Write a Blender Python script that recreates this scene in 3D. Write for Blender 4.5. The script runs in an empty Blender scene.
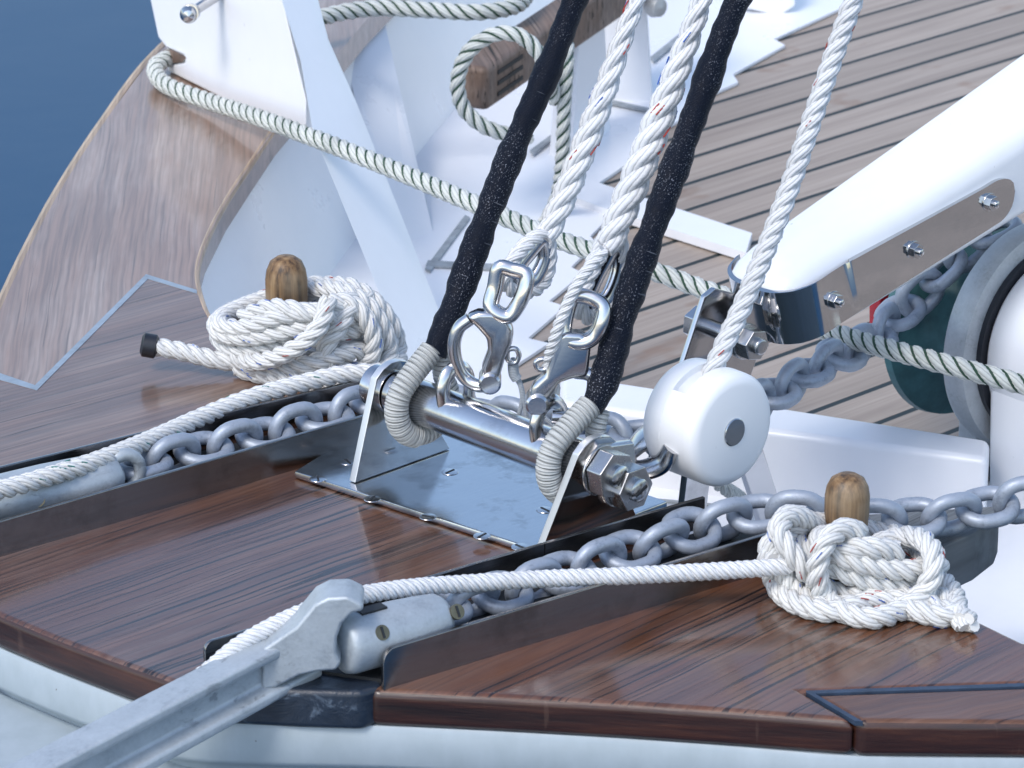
import bpy, bmesh, math, random
from mathutils import Vector, Matrix
from mathutils.geometry import tessellate_polygon
random.seed(7)
R = math.radians
SC = bpy.context.scene
COL = SC.collection
# ------------------------------------------------------------------ camera
AZ, PITCH, DIST, FOC = R(41), R(21), 3.0, 4200.0      # focal length in pixels of a 1024 wide picture
RT = Vector((math.cos(AZ), -math.sin(AZ), 0))
FH = Vector((math.sin(AZ), math.cos(AZ), 0))
FW = (FH * math.cos(PITCH) + Vector((0, 0, -1)) * math.sin(PITCH)).normalized()
UP = RT.cross(FW).normalized()
CAM = -FW * DIST
cd = bpy.data.cameras.new('camera'); cam = bpy.data.objects.new('camera', cd); COL.objects.link(cam)
cd.sensor_width = 36.0; cd.lens = 36.0 * FOC / 1024.0; cd.clip_start = 0.05; cd.clip_end = 5000
cam.matrix_world = Matrix(((RT.x, UP.x, -FW.x, CAM.x), (RT.y, UP.y, -FW.y, CAM.y), (RT.z, UP.z, -FW.z, CAM.z), (0, 0, 0, 1)))
SC.camera = cam
cd.dof.use_dof = True; cd.dof.focus_distance = 2.86; cd.dof.aperture_fstop = 26
# ------------------------------------------------------------------ light
SUN_EL, SUN_AZ = R(50), R(192)       # azimuth of the sun measured from +X towards +Y
w = bpy.data.worlds.new('World'); SC.world = w; w.use_nodes = True
nt = w.node_tree; bg = nt.nodes['Background']
sky = nt.nodes.new('ShaderNodeTexSky'); sky.sky_type = 'NISHITA'; sky.sun_disc = False
sky.sun_elevation = SUN_EL; sky.sun_rotation = R(90) - SUN_AZ
sky.air_density = 1.0; sky.dust_density = 1.2; sky.ozone_density = 0.12
nt.links.new(sky.outputs[0], bg.inputs[0]); bg.inputs[1].default_value = 0.15
sl = bpy.data.lights.new('sun', 'SUN'); so = bpy.data.objects.new('sun', sl); COL.objects.link(so)
sl.energy = 1.0; sl.angle = R(16); sl.color = (1.0, 0.97, 0.93)
sd = Vector((math.cos(SUN_AZ) * math.cos(SUN_EL), math.sin(SUN_AZ) * math.cos(SUN_EL), math.sin(SUN_EL)))
so.rotation_euler = sd.to_track_quat('Z', 'Y').to_euler(); so.location = (0, 0, 6)
SC.view_settings.view_transform = 'Standard'; SC.view_settings.look = 'None'
SC.view_settings.exposure = 0.86; SC.view_settings.gamma = 1.0
try: SC.view_settings.use_curve_mapping = False
except Exception: pass

# ------------------------------------------------------------------ measuring helpers
def ray(px, py): return RT * ((px - 512) / FOC) + UP * ((384 - py) / FOC) + FW
def P(px, py, z=0.0):
    d = ray(px, py); return CAM + d * ((z - CAM.z) / d.z)
def PY(px, py, y):
    d = ray(px, py); return CAM + d * ((y - CAM.y) / d.y)
def PF(px, py, ref, off=0.0):          # upright plane facing the viewer's side through ref, off metres nearer
    d = ray(px, py); k = FH.dot(ref) - off
    return CAM + d * ((k - CAM.dot(FH)) / d.dot(FH))
def depth(p): return (p - CAM).dot(FW)
def PD(px, py, D): return CAM + ray(px, py) * D

# ------------------------------------------------------------------ mesh builder
class MB:
    def __init__(s): s.v = []; s.f = []; s.m = []; s.uv = []
    def add(s, vs, fs, mi=0, uvs=None):
        b = len(s.v); s.v += [Vector(v) for v in vs]
        for i, f in enumerate(fs):
            s.f.append([b + k for k in f]); s.m.append(mi)
            s.uv.append(uvs[i] if uvs else [(0, 0)] * len(f))
    def build(s, name, mats, parent=None, bevel=0.0, seg=2, smooth=True, angle=38, loc=None):
        me = bpy.data.meshes.new(name)
        off = loc if loc is not None else Vector((0, 0, 0))
        base = parent_world(parent)
        me.from_pydata([tuple(v - base - off) for v in s.v], [], s.f)
        if not isinstance(mats, (list, tuple)): mats = [mats]
        for m in mats: me.materials.append(m)
        ul = me.uv_layers.new(name='UVMap')
        k = 0
        for pi, p in enumerate(me.polygons):
            p.material_index = s.m[pi]; p.use_smooth = smooth
            for j in range(len(s.f[pi])):
                ul.data[k].uv = s.uv[pi][j]; k += 1
        bm = bmesh.new(); bm.from_mesh(me)
        if bevel > 0:
            bmesh.ops.recalc_face_normals(bm, faces=bm.faces)
            es = [e for e in bm.edges if len(e.link_faces) == 2 and e.calc_face_angle(0) > R(28)]
            bmesh.ops.bevel(bm, geom=es, offset=bevel, segments=seg, affect='EDGES', profile=0.5, clamp_overlap=True)
        bmesh.ops.recalc_face_normals(bm, faces=bm.faces)
        bm.to_mesh(me); bm.free()
        if smooth: me.polygons.foreach_set('use_smooth', [True] * len(me.polygons))
        if smooth: me.set_sharp_from_angle(angle=R(angle))
        o = bpy.data.objects.new(name, me); COL.objects.link(o)
        if bevel > 0 and smooth and name != 'body':
            wn = o.modifiers.new('weighted_normal', 'WEIGHTED_NORMAL'); wn.mode = 'FACE_AREA'; wn.weight = 80; wn.keep_sharp = True
        if loc is not None: o.location = loc
        if parent: o.parent = parent
        return o

def parent_world(p):
    v = Vector((0, 0, 0))
    while p is not None: v += p.location; p = p.parent
    return v
def thing(name, label, cat, loc, group=None):
    o = bpy.data.objects.new(name, None); COL.objects.link(o)
    o.location = loc; o.empty_display_size = 0.02; o['label'] = label; o['category'] = cat
    if group: o['group'] = group
    return o
def tag(o, label, cat, group=None):
    o['label'] = label; o['category'] = cat
    if group: o['group'] = group
    return o
def struct(o, label=None):
    o['kind'] = 'structure'
    if label: o['label'] = label
    return o

def smooth_path(pts, step=0.004, closed=False):
    pts = [Vector(p) for p in pts]; n = len(pts); out = []
    rng = range(n if closed else n - 1)
    for i in rng:
        if closed: p0, p1, p2, p3 = pts[(i-1) % n], pts[i], pts[(i+1) % n], pts[(i+2) % n]
        else:
            p1, p2 = pts[i], pts[i+1]
            p0 = pts[i-1] if i > 0 else p1 * 2 - p2
            p3 = pts[i+2] if i + 2 < n else p2 * 2 - p1
        # centripetal-ish hermite
        k = max(2, int((p2 - p1).length / step) + 1)
        l = (p2 - p1).length
        m1 = (p2 - p0); m2 = (p3 - p1)
        m1 = m1 * (l / max(1e-6, (p1 - p0).length + l)); m2 = m2 * (l / max(1e-6, (p3 - p2).length + l))
        for j in range(k):
            t = j / k; t2 = t * t; t3 = t2 * t
            out.append(p1 * (2*t3 - 3*t2 + 1) + m1 * (t3 - 2*t2 + t) + p2 * (-2*t3 + 3*t2) + m2 * (t3 - t2))
    if not closed: out.append(pts[-1])
    return out
def resample(path, step, closed=False):
    pts = path + [path[0]] if closed else path
    L = [0]
    for a, b in zip(pts, pts[1:]): L.append(L[-1] + (b - a).length)
    n = max(2, int(L[-1] / step)); out = []; j = 0
    for i in range(n if closed else n + 1):
        s = L[-1] * i / n
        while j < len(L) - 2 and L[j+1] < s: j += 1
        t = (s - L[j]) / max(1e-9, L[j+1] - L[j]); out.append(pts[j].lerp(pts[j+1], t))
    return out, L[-1]
def frames(path, closed=False, ref=None):
    n = len(path); T = []
    for i in range(n):
        a = path[(i-1) % n] if (closed or i > 0) else path[i]
        b = path[(i+1) % n] if (closed or i < n - 1) else path[i]
        T.append((b - a).normalized())
    r = Vector(ref) if ref else Vector((0, 0, 1))
    if abs(r.dot(T[0])) > 0.95: r = Vector((0.3, 1, 0.1))
    N = [(r - T[0] * r.dot(T[0])).normalized()]
    for i in range(1, n):
        v = N[-1] - T[i] * N[-1].dot(T[i]); N.append(v.normalized())
    if closed:
        a = N[0]; v = N[-1] - T[0] * N[-1].dot(T[0]); v.normalize()
        ang = math.atan2(v.cross(a).dot(T[0]), v.dot(a))
        N = [Matrix.Rotation(ang * i / n, 3, T[i]) @ N[i] for i in range(n)]
    return T, N, [T[i].cross(N[i]) for i in range(n)]
def tube(mb, path, rad, sides=10, closed=False, caps=True, mi=0, ref=None, NB=None, sx=1.0, sy=1.0):
    n = len(path)
    T, N, B = NB if NB else frames(path, closed, ref)
    vs = []; fs = []; uvs = []; s = 0; S = [0]
    for a, b in zip(path, path[1:]): s += (b - a).length; S.append(s)
    for i in range(n):
        r = rad(i / max(1, n - 1)) if callable(rad) else rad
        for k in range(sides):
            a = 2 * math.pi * k / sides
            vs.append(path[i] + N[i] * (math.cos(a) * r * sx) + B[i] * (math.sin(a) * r * sy))
    for i in range(n if closed else n - 1):
        j = (i + 1) % n; s1 = S[i]; s2 = S[j] if j else S[i] + (path[0] - path[i]).length
        for k in range(sides):
            l = (k + 1) % sides
            fs.append([i*sides+k, i*sides+l, j*sides+l, j*sides+k])
            uvs.append([(s1, k/sides), (s1, (k+1)/sides), (s2, (k+1)/sides), (s2, k/sides)])
    if caps and not closed:
        fs.append(list(range(sides))[::-1]); uvs.append([(0, 0)] * sides)
        fs.append([(n-1)*sides + k for k in range(sides)]); uvs.append([(s, 0)] * sides)
    mb.add(vs, fs, mi, uvs)
def prism(mb, poly, vec, mi=0, tess=False):
    """polygon of world points extruded along vec"""
    n = len(poly); vec = Vector(vec)
    vs = [Vector(p) for p in poly] + [Vector(p) + vec for p in poly]
    sd = [[i, n + i, n + (i+1) % n, (i+1) % n] for i in range(n)]
    if tess:
        tr = [list(t) for t in tessellate_polygon([[Vector(p) for p in poly]])]
        fs = tr + [[n + k for k in t[::-1]] for t in tr] + sd
    else: fs = [list(range(n)), [n + i for i in range(n)][::-1]] + sd
    mb.add(vs, fs, mi)
def flat_sheet(mb, poly, vec=None, mi=0):
    poly = [Vector(p) for p in poly]
    tr = tessellate_polygon([poly]); n = len(poly)
    mb.add(poly, [list(t) for t in tr], mi)
def obox(mb, c, ax, ay, az, mi=0):
    vs = [c + ax*sx + ay*sy + az*sz for sx in (-1, 1) for sy in (-1, 1) for sz in (-1, 1)]
    mb.add(vs, [[0,1,3,2],[4,6,7,5],[0,4,5,1],[2,3,7,6],[0,2,6,4],[1,5,7,3]], mi)
def lathe(mb, prof, o, axis, sides=32, mi=0, ell=(1, 1), ref=None):
    """prof = [(radius, height along axis)]"""
    axis = Vector(axis).normalized()
    r = Vector(ref) if ref else (Vector((0, 0, 1)) if abs(axis.z) < 0.9 else Vector((1, 0, 0)))
    n_ = (r - axis * r.dot(axis)).normalized(); b_ = axis.cross(n_)
    vs = []; fs = []; m = len(prof); uvs = []
    for rr, h in prof:
        for k in range(sides):
            a = 2 * math.pi * k / sides
            vs.append(o + axis * h + n_ * (math.cos(a) * rr * ell[0]) + b_ * (math.sin(a) * rr * ell[1]))
    for i in range(m - 1):
        for k in range(sides):
            l = (k + 1) % sides; fs.append([i*sides+k, i*sides+l, (i+1)*sides+l, (i+1)*sides+k])
            uvs.append([(prof[i][1], k/sides), (prof[i][1], (k+1)/sides), (prof[i+1][1], (k+1)/sides), (prof[i+1][1], k/sides)])
    fs.append(list(range(sides))[::-1]); uvs.append([(0, 0)] * sides)
    fs.append([(m-1)*sides + k for k in range(sides)]); uvs.append([(0, 0)] * sides)
    mb.add(vs, fs, mi, uvs)
def hexa(mb, o, axis, r, h, rot=0.0, mi=0):
    axis = Vector(axis).normalized(); ref = Vector((0, 0, 1)) if abs(axis.z) < .9 else Vector((1, 0, 0))
    n_ = (ref - axis * ref.dot(axis)).normalized(); b_ = axis.cross(n_)
    pts = [o + n_ * math.cos(rot + k * math.pi/3) * r + b_ * math.sin(rot + k * math.pi/3) * r for k in range(6)]
    prism(mb, pts, axis * h, mi)

# ------------------------------------------------------------------ materials
def new_mat(name):
    m = bpy.data.materials.new(name); m.use_nodes = True
    n = m.node_tree; p = n.nodes['Principled BSDF']; return m, n, p
def nd(n, t, **kw):
    x = n.nodes.new(t)
    for k, v in kw.items(): setattr(x, k, v)
    return x
def ramp(n, fac, stops):
    r = nd(n, 'ShaderNodeValToRGB'); e = r.color_ramp.elements
    while len(e) < len(stops): e.new(0.5)
    for i, (p, c) in enumerate(stops):
        e[i].position = p; e[i].color = (c, c, c, 1) if isinstance(c, (int, float)) else (*c, 1)
    n.links.new(fac, r.inputs[0]); return r.outputs[0]
def noise(n, vec, scale, detail=4, rough=0.55, dist=0.0):
    x = nd(n, 'ShaderNodeTexNoise'); x.inputs['Scale'].default_value = scale; x.inputs['Detail'].default_value = detail
    x.inputs['Roughness'].default_value = rough; x.inputs['Distortion'].default_value = dist
    if vec is not None: n.links.new(vec, x.inputs['Vector'])
    return x.outputs['Fac']
def mapping(n, vec, rot=(0, 0, 0), scale=(1, 1, 1), loc=(0, 0, 0)):
    x = nd(n, 'ShaderNodeMapping', vector_type='POINT')
    x.inputs['Rotation'].default_value = rot; x.inputs['Scale'].default_value = scale; x.inputs['Location'].default_value = loc
    n.links.new(vec, x.inputs[0]); return x.outputs[0]
def geo(n): return nd(n, 'ShaderNodeNewGeometry').outputs['Position']
def mixc(n, fac, a, b, mode='MIX'):
    x = nd(n, 'ShaderNodeMix', data_type='RGBA', blend_type=mode)
    for s, v in ((0, fac), (6, a), (7, b)):
        if isinstance(v, bpy.types.NodeSocket): n.links.new(v, x.inputs[s])
        elif s == 0: x.inputs[0].default_value = v
        else: x.inputs[s].default_value = (*v, 1)
    return x.outputs[2]
def mth(n, op, a, b=None, c=None):
    x = nd(n, 'ShaderNodeMath', operation=op)
    for i, v in enumerate((a, b, c)):
        if v is None: continue
        if isinstance(v, bpy.types.NodeSocket): n.links.new(v, x.inputs[i])
        else: x.inputs[i].default_value = v
    return x.outputs[0]
def bump(n, p, h, strength=0.3, dist=0.002):
    b = nd(n, 'ShaderNodeBump'); b.inputs['Strength'].default_value = strength; b.inputs['Distance'].default_value = dist
    n.links.new(h, b.inputs['Height']); n.links.new(b.outputs[0], p.inputs['Normal'])

def wood(name, ang, dark, mid, light, worn, worn_amt=0.5, rough=0.38, coat=0.35, crack=0.5, curve=0.0, worn_scale=5, cr_scale=1.0, cth=0.375):
    """grain along ground direction ang (radians from +X)"""
    m, n, p = new_mat(name); g = geo(n)
    rot = mapping(n, g, rot=(0, 0, -ang))
    base_n = noise(n, rot, 4.0, 3)
    warp = nd(n, 'ShaderNodeVectorMath', operation='ADD'); n.links.new(rot, warp.inputs[0])
    cmb = nd(n, 'ShaderNodeCombineXYZ'); n.links.new(mth(n, 'MULTIPLY', base_n, 0.012 + curve), cmb.inputs[1]); n.links.new(cmb.outputs[0], warp.inputs[1])
    v = warp.outputs[0]
    g1 = noise(n, mapping(n, v, scale=(2.2, 55, 20)), 1.0, 6, 0.6)
    g2 = noise(n, mapping(n, v, scale=(7, 330, 60)), 1.0, 3, 0.6)
    col = ramp(n, g1, [(0.15, dark), (0.48, mid), (0.85, light)])
    wn = noise(n, mapping(n, v, scale=(0.9, 3.2, 2)), worn_scale * 0.55, 5, 0.65, 0.3)
    fine = noise(n, mapping(n, v, scale=(3, 70, 30)), 1.0, 5, 0.7)
    wmask = ramp(n, mth(n, 'ADD', mth(n, 'MULTIPLY', wn, 0.72), mth(n, 'MULTIPLY', fine, 0.36)), [(0.5, 0.0), (0.66, 1.0)])
    wmask = mth(n, 'MULTIPLY', wmask, worn_amt)
    col = mixc(n, wmask, col, worn)
    cn = noise(n, mapping(n, v, scale=(2.6 * cr_scale, 300 * cr_scale, 40)), 1.0, 3, 0.6)
    cmask = ramp(n, cn, [(cth, 1.0), (cth + 0.022, 0.0)])
    gate = ramp(n, noise(n, mapping(n, v, scale=(2, 9, 3)), 1.6, 3), [(0.34, 0.0), (0.52, 1.0)])
    cm = mth(n, 'MULTIPLY', mth(n, 'MULTIPLY', cmask, gate), crack)
    col = mixc(n, cm, col, tuple(c * 0.25 for c in dark))
    sp = ramp(n, g2, [(0.3, 0.62), (0.62, 1.08)])
    col = mixc(n, 1.0, col, sp, 'MULTIPLY')
    n.links.new(col, p.inputs['Base Color'])
    rr = mth(n, 'ADD', mth(n, 'MULTIPLY', wmask, 0.22), mth(n, 'MULTIPLY', g1, 0.18))
    n.links.new(mth(n, 'ADD', rr, rough - 0.09), p.inputs['Roughness'])
    p.inputs['Coat Weight'].default_value = coat; p.inputs['Coat Roughness'].default_value = 0.11
    h = mth(n, 'SUBTRACT', mth(n, 'ADD', mth(n, 'MULTIPLY', g2, 0.35), mth(n, 'MULTIPLY', g1, 0.6)), cm)
    bump(n, p, h, 0.4, 0.0012)
    return m

def paint(name, col=(0.8, 0.81, 0.82), rough=0.3, dirt=0.12, dcol=(0.42, 0.44, 0.45), bmp=0.08):
    m, n, p = new_mat(name); g = geo(n)
    a = noise(n, g, 9, 6, 0.65); b = noise(n, mapping(n, g, scale=(1, 1, 0.5)), 70, 4, 0.6)
    k = ramp(n, mth(n, 'ADD', mth(n, 'MULTIPLY', a, 0.6), mth(n, 'MULTIPLY', b, 0.4)), [(0.42, 0.0), (0.75, 1.0)])
    c = mixc(n, mth(n, 'MULTIPLY', k, dirt), col, dcol)
    spk = ramp(n, noise(n, g, 160, 2, 0.5), [(0.775, 0.0), (0.80, 1.0)])
    c = mixc(n, mth(n, 'MULTIPLY', spk, min(1, dirt * 3)), c, (0.12, 0.11, 0.1))
    n.links.new(c, p.inputs['Base Color'])
    n.links.new(mth(n, 'ADD', mth(n, 'MULTIPLY', a, 0.2), rough - 0.1), p.inputs['Roughness'])
    bump(n, p, mth(n, 'ADD', mth(n, 'MULTIPLY', noise(n, g, 14, 3), 0.8), mth(n, 'MULTIPLY', noise(n, g, 220, 2), 0.1)), bmp, 0.004)
    return m
def steel(name, col=(0.62, 0.62, 0.63), rough=0.16, brush=0.3, dcol=(0.2, 0.19, 0.18), damt=0.25, ang=0):
    m, n, p = new_mat(name); g = geo(n)
    p.inputs['Metallic'].default_value = 1.0
    s = noise(n, g, 24, 6, 0.7); f = noise(n, mapping(n, g, rot=(0, 0, -ang), scale=(12, 400, 400)), 1, 3, 0.6)
    d = ramp(n, s, [(0.5, 0.0), (0.75, 1.0)])
    n.links.new(mixc(n, mth(n, 'MULTIPLY', d, damt), col, dcol), p.inputs['Base Color'])
    rg = mth(n, 'ADD', mth(n, 'MULTIPLY', s, 0.22), mth(n, 'MULTIPLY', f, brush * 0.25))
    n.links.new(mth(n, 'ADD', rg, rough - 0.1), p.inputs['Roughness'])
    bump(n, p, mth(n, 'ADD', noise(n, g, 30, 3), mth(n, 'MULTIPLY', f, brush)), 0.12, 0.0012)
    return m
def plain(name, col, rough=0.5, metal=0.0, nscale=80, var=0.3, bmp=0.3, bd=0.0008, coat=0.0):
    m, n, p = new_mat(name); g = geo(n)
    a = noise(n, g, nscale, 5, 0.65); k = ramp(n, a, [(0.3, 1 - var), (0.7, 1 + var)])
    n.links.new(mixc(n, 1.0, col, k, 'MULTIPLY'), p.inputs['Base Color'])
    p.inputs['Roughness'].default_value = rough; p.inputs['Metallic'].default_value = metal
    p.inputs['Coat Weight'].default_value = coat
    bump(n, p, a, bmp, bd)
    return m
def galv(name, col=(0.42, 0.45, 0.5), dark=(0.16, 0.18, 0.21), scuff=False):
    m, n, p = new_mat(name); g = geo(n)
    a = noise(n, g, 55, 6, 0.7); b = noise(n, g, 420, 3, 0.6)
    c = ramp(n, mth(n, 'ADD', mth(n, 'MULTIPLY', a, 0.7), mth(n, 'MULTIPLY', b, 0.3)), [(0.22, dark), (0.46, col), (0.85, tuple(min(1, x * 1.3) for x in col))])
    if scuff:
        q = noise(n, mapping(n, g, rot=(0, 0, R(30)), scale=(60, 150, 150)), 1, 4, 0.65, 0.4)
        z = ramp(n, noise(n, g, 11, 3), [(0.45, 0.0), (0.6, 1.0)])
        c = mixc(n, mth(n, 'MULTIPLY', mth(n, 'MULTIPLY', ramp(n, q, [(0.58, 0.0), (0.64, 1.0)]), z), 0.45), c, (0.09, 0.10, 0.115))
    n.links.new(c, p.inputs['Base Color'])
    p.inputs['Metallic'].default_value = 0.35
    n.links.new(mth(n, 'ADD', mth(n, 'MULTIPLY', a, 0.25), 0.35), p.inputs['Roughness'])
    bump(n, p, mth(n, 'ADD', a, mth(n, 'MULTIPLY', b, 0.35)), 0.4, 0.0012)
    return m
def rope_mat(name, col=(0.78, 0.78, 0.76), groove=(0.38, 0.38, 0.38), yarns=7, dirt=0.25):
    m, n, p = new_mat(name); g = geo(n)
    uv = nd(n, 'ShaderNodeUVMap').outputs[0]
    sep = nd(n, 'ShaderNodeSeparateXYZ'); n.links.new(uv, sep.inputs[0])
    ph = mth(n, 'ADD', mth(n, 'MULTIPLY', sep.outputs[1], yarns), mth(n, 'MULTIPLY', sep.outputs[0], 170.0))
    wv = mth(n, 'ABSOLUTE', mth(n, 'SINE', mth(n, 'MULTIPLY', ph, math.pi)))
    a = noise(n, g, 30, 4); fz = noise(n, g, 900, 3, 0.7)
    k = ramp(n, wv, [(0.0, 0.62), (0.5, 1.0)])
    c = mixc(n, 1.0, mixc(n, mth(n, 'MULTIPLY', ramp(n, a, [(0.45, 0.0), (0.7, 1.0)]), dirt), col, groove), k, 'MULTIPLY')
    n.links.new(c, p.inputs['Base Color'])
    p.inputs['Roughness'].default_value = 0.75
    p.inputs['Sheen Weight'].default_value = 0.15
    bump(n, p, mth(n, 'ADD', wv, mth(n, 'MULTIPLY', fz, 0.6)), 0.55, 0.0009)
    return m
def serve_mat(name, col, ring=900.0, glint=None, gs=700):
    m, n, p = new_mat(name); g = geo(n)
    uv = nd(n, 'ShaderNodeUVMap').outputs[0]
    sep = nd(n, 'ShaderNodeSeparateXYZ'); n.links.new(uv, sep.inputs[0])
    wv = mth(n, 'ABSOLUTE', mth(n, 'SINE', mth(n, 'ADD', mth(n, 'MULTIPLY', sep.outputs[0], ring * math.pi), mth(n, 'MULTIPLY', sep.outputs[1], math.pi))))
    c = mixc(n, 1.0, col, ramp(n, wv, [(0, 0.45), (0.6, 1.1)]), 'MULTIPLY')
    if glint:
        cmb = nd(n, 'ShaderNodeCombineXYZ'); n.links.new(mth(n, 'MULTIPLY', sep.outputs[0], 750), cmb.inputs[0]); n.links.new(mth(n, 'MULTIPLY', sep.outputs[1], 55), cmb.inputs[1])
        gn = ramp(n, noise(n, cmb.outputs[0], 1.0, 2, 0.6), [(0.6, 0.0), (0.66, 1.0)])
        zone = ramp(n, noise(n, g, 26, 4), [(0.42, 0.05), (0.62, 1.0)])
        c = mixc(n, mth(n, 'MULTIPLY', gn, zone), c, glint)  # glints on the wrapping are painted into its base colour
        ln = nd(n, 'ShaderNodeCombineXYZ'); n.links.new(mth(n, 'MULTIPLY', sep.outputs[0], 330), ln.inputs[0])
        n.links.new(mth(n, 'MULTIPLY', sep.outputs[1], 2.0), ln.inputs[1])
        l2 = ramp(n, noise(n, ln.outputs[0], 1.0, 1, 0.4), [(0.74, 0.0), (0.77, 1.0)])
        c = mixc(n, mth(n, 'MULTIPLY', l2, 0.35), c, glint)
    n.links.new(c, p.inputs['Base Color']); p.inputs['Roughness'].default_value = 0.5; p.inputs['Specular IOR Level'].default_value = 0.22
    bump(n, p, mth(n, 'ADD', wv, mth(n, 'MULTIPLY', noise(n, g, 300, 3), 0.5)), 0.6, 0.001)
    return m

GX = 0.0
M = {}
M['bow_wood'] = wood('varnished_teak', R(2), (0.034, 0.012, 0.007), (0.105, 0.040, 0.019), (0.165, 0.070, 0.034), (0.30, 0.215, 0.175), 0.42, 0.33, 0.8, 1.0, cth=0.425)
M['near_wood'] = wood('varnished_teak_reddish', R(6), (0.034, 0.011, 0.005), (0.115, 0.039, 0.014), (0.18, 0.066, 0.024), (0.28, 0.18, 0.13), 0.3, 0.32, 0.75, 0.95, cth=0.415)
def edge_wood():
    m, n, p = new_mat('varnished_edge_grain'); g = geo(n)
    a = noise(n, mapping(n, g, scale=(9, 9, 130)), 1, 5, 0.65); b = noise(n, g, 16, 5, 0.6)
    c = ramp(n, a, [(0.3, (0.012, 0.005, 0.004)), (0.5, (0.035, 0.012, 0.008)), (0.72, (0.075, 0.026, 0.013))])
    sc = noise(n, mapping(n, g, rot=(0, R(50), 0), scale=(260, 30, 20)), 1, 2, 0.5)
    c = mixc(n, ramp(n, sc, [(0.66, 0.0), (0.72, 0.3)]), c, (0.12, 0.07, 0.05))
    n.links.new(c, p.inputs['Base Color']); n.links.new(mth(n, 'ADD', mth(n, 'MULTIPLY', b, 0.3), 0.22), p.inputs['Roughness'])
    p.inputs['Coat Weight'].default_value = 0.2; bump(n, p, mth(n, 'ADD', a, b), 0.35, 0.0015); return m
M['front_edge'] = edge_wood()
M['scarf_wood'] = wood('varnished_teak_figured', R(-12), (0.05, 0.018, 0.007), (0.12, 0.047, 0.019), (0.18, 0.076, 0.03), (0.22, 0.15, 0.12), 0.4, 0.32, 0.45, 0.6, curve=0.12)
_gd = P(150, 150) - P(128, 320); GR = math.atan2(_gd.y, _gd.x)
M['rail_wood'] = wood('weathered_teak_rail', GR, (0.15, 0.085, 0.058), (0.25, 0.155, 0.11), (0.33, 0.22, 0.165), (0.48, 0.42, 0.38), 0.5, 0.38, 0.5, 0.5, cth=0.35)
M['side_wood'] = wood('weathered_teak_board', R(-2), (0.07, 0.034, 0.022), (0.16, 0.088, 0.058), (0.23, 0.14, 0.10), (0.36, 0.29, 0.25), 0.45, 0.36, 0.6, 0.8)
M['edge_wood'] = wood('teak_worn_edge', GR, (0.3, 0.19, 0.11), (0.42, 0.28, 0.17), (0.5, 0.36, 0.24), (0.55, 0.45, 0.35), 0.5, 0.4, 0.2, 0.2)
M['timber'] = wood('old_timber', R(60), (0.08, 0.05, 0.035), (0.17, 0.11, 0.08), (0.26, 0.18, 0.13), (0.33, 0.28, 0.25), 0.5, 0.6, 0.0, 0.9)
M['pad_wood'] = wood('grey_weathered_pad', R(5), (0.06, 0.07, 0.075), (0.12, 0.13, 0.14), (0.18, 0.19, 0.2), (0.22, 0.24, 0.25), 0.4, 0.7, 0.0, 0.6)
M['white'] = paint('white_gloss_paint', (0.83, 0.84, 0.86), 0.3, 0.07, bmp=0.012)
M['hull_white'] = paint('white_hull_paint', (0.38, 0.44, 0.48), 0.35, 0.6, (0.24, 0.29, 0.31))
M['spar_white'] = paint('white_spar_paint', (0.82, 0.83, 0.85), 0.2, 0.10, bmp=0.05)
M['plastic'] = paint('white_block_plastic', (0.82, 0.83, 0.84), 0.4, 0.03, bmp=0.03)
M['steel'] = steel('polished_stainless', (0.56, 0.56, 0.57), 0.13, damt=0.45)
M['mirror'] = steel('mirror_stainless', (0.6, 0.6, 0.6), 0.07, 0.1, damt=0.1)
M['plate'] = steel('mottled_stainless', (0.58, 0.59, 0.60), 0.12, 0.4, (0.06, 0.07, 0.08), 0.7)  # steel mottled with near-black patches
M['trough'] = steel('dull_stainless', (0.33, 0.31, 0.295), 0.14, 0.5, (0.1, 0.085, 0.075), 0.6)
M['nut'] = steel('worn_stainless_nut', (0.5, 0.5, 0.5), 0.24, 0.2, damt=0.5)
M['sky_edge'] = steel('sky_lit_stainless_edge', (0.8, 0.8, 0.8), 0.42, 0.3, damt=0.1)  # lighter steel for tang edges, sky brightness put into its colour
M['galv'] = galv('galvanised_steel', (0.33, 0.37, 0.43), (0.12, 0.14, 0.17))
M['galv_light'] = galv('galvanised_anchor', (0.40, 0.44, 0.47), (0.24, 0.27, 0.30), True)
M['cast'] = galv('cast_grey_metal', (0.42, 0.44, 0.45), (0.22, 0.23, 0.22))
M['black'] = plain('black_rubber', (0.012, 0.014, 0.02), 0.4, 0, 90, 0.4)
def stem_mat():
    m, n, p = new_mat('chafed_black_stem'); g = geo(n)
    a = noise(n, mapping(n, g, rot=(0, 0, R(20)), scale=(14, 60, 60)), 1, 6, 0.7, 0.6); b = noise(n, g, 22, 4)
    c = ramp(n, mth(n, 'ADD', mth(n, 'MULTIPLY', a, 0.6), mth(n, 'MULTIPLY', b, 0.4)), [(0.3, (0.008, 0.012, 0.02)), (0.55, (0.02, 0.03, 0.048)), (0.64, (0.14, 0.18, 0.23)), (0.72, (0.4, 0.44, 0.48))])
    n.links.new(c, p.inputs['Base Color']); p.inputs['Roughness'].default_value = 0.38
    bump(n, p, a, 0.6, 0.002); return m
M['stem'] = stem_mat()
M['caulk'] = plain('black_caulking', (0.03, 0.035, 0.045), 0.5)
M['inlay'] = plain('grey_blue_caulking', (0.26, 0.32, 0.38), 0.5, 0, 60, 0.2)
M['inlay_dark'] = plain('dark_blue_caulking', (0.03, 0.05, 0.085), 0.45, 0, 60, 0.3)
M['teal'] = plain('teal_painted_iron', (0.045, 0.13, 0.14), 0.45, 0, 40, 0.4)
M['red'] = plain('red_glossy_paint', (0.3, 0.01, 0.02), 0.2, 0, 40, 0.2, 0.1)
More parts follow.
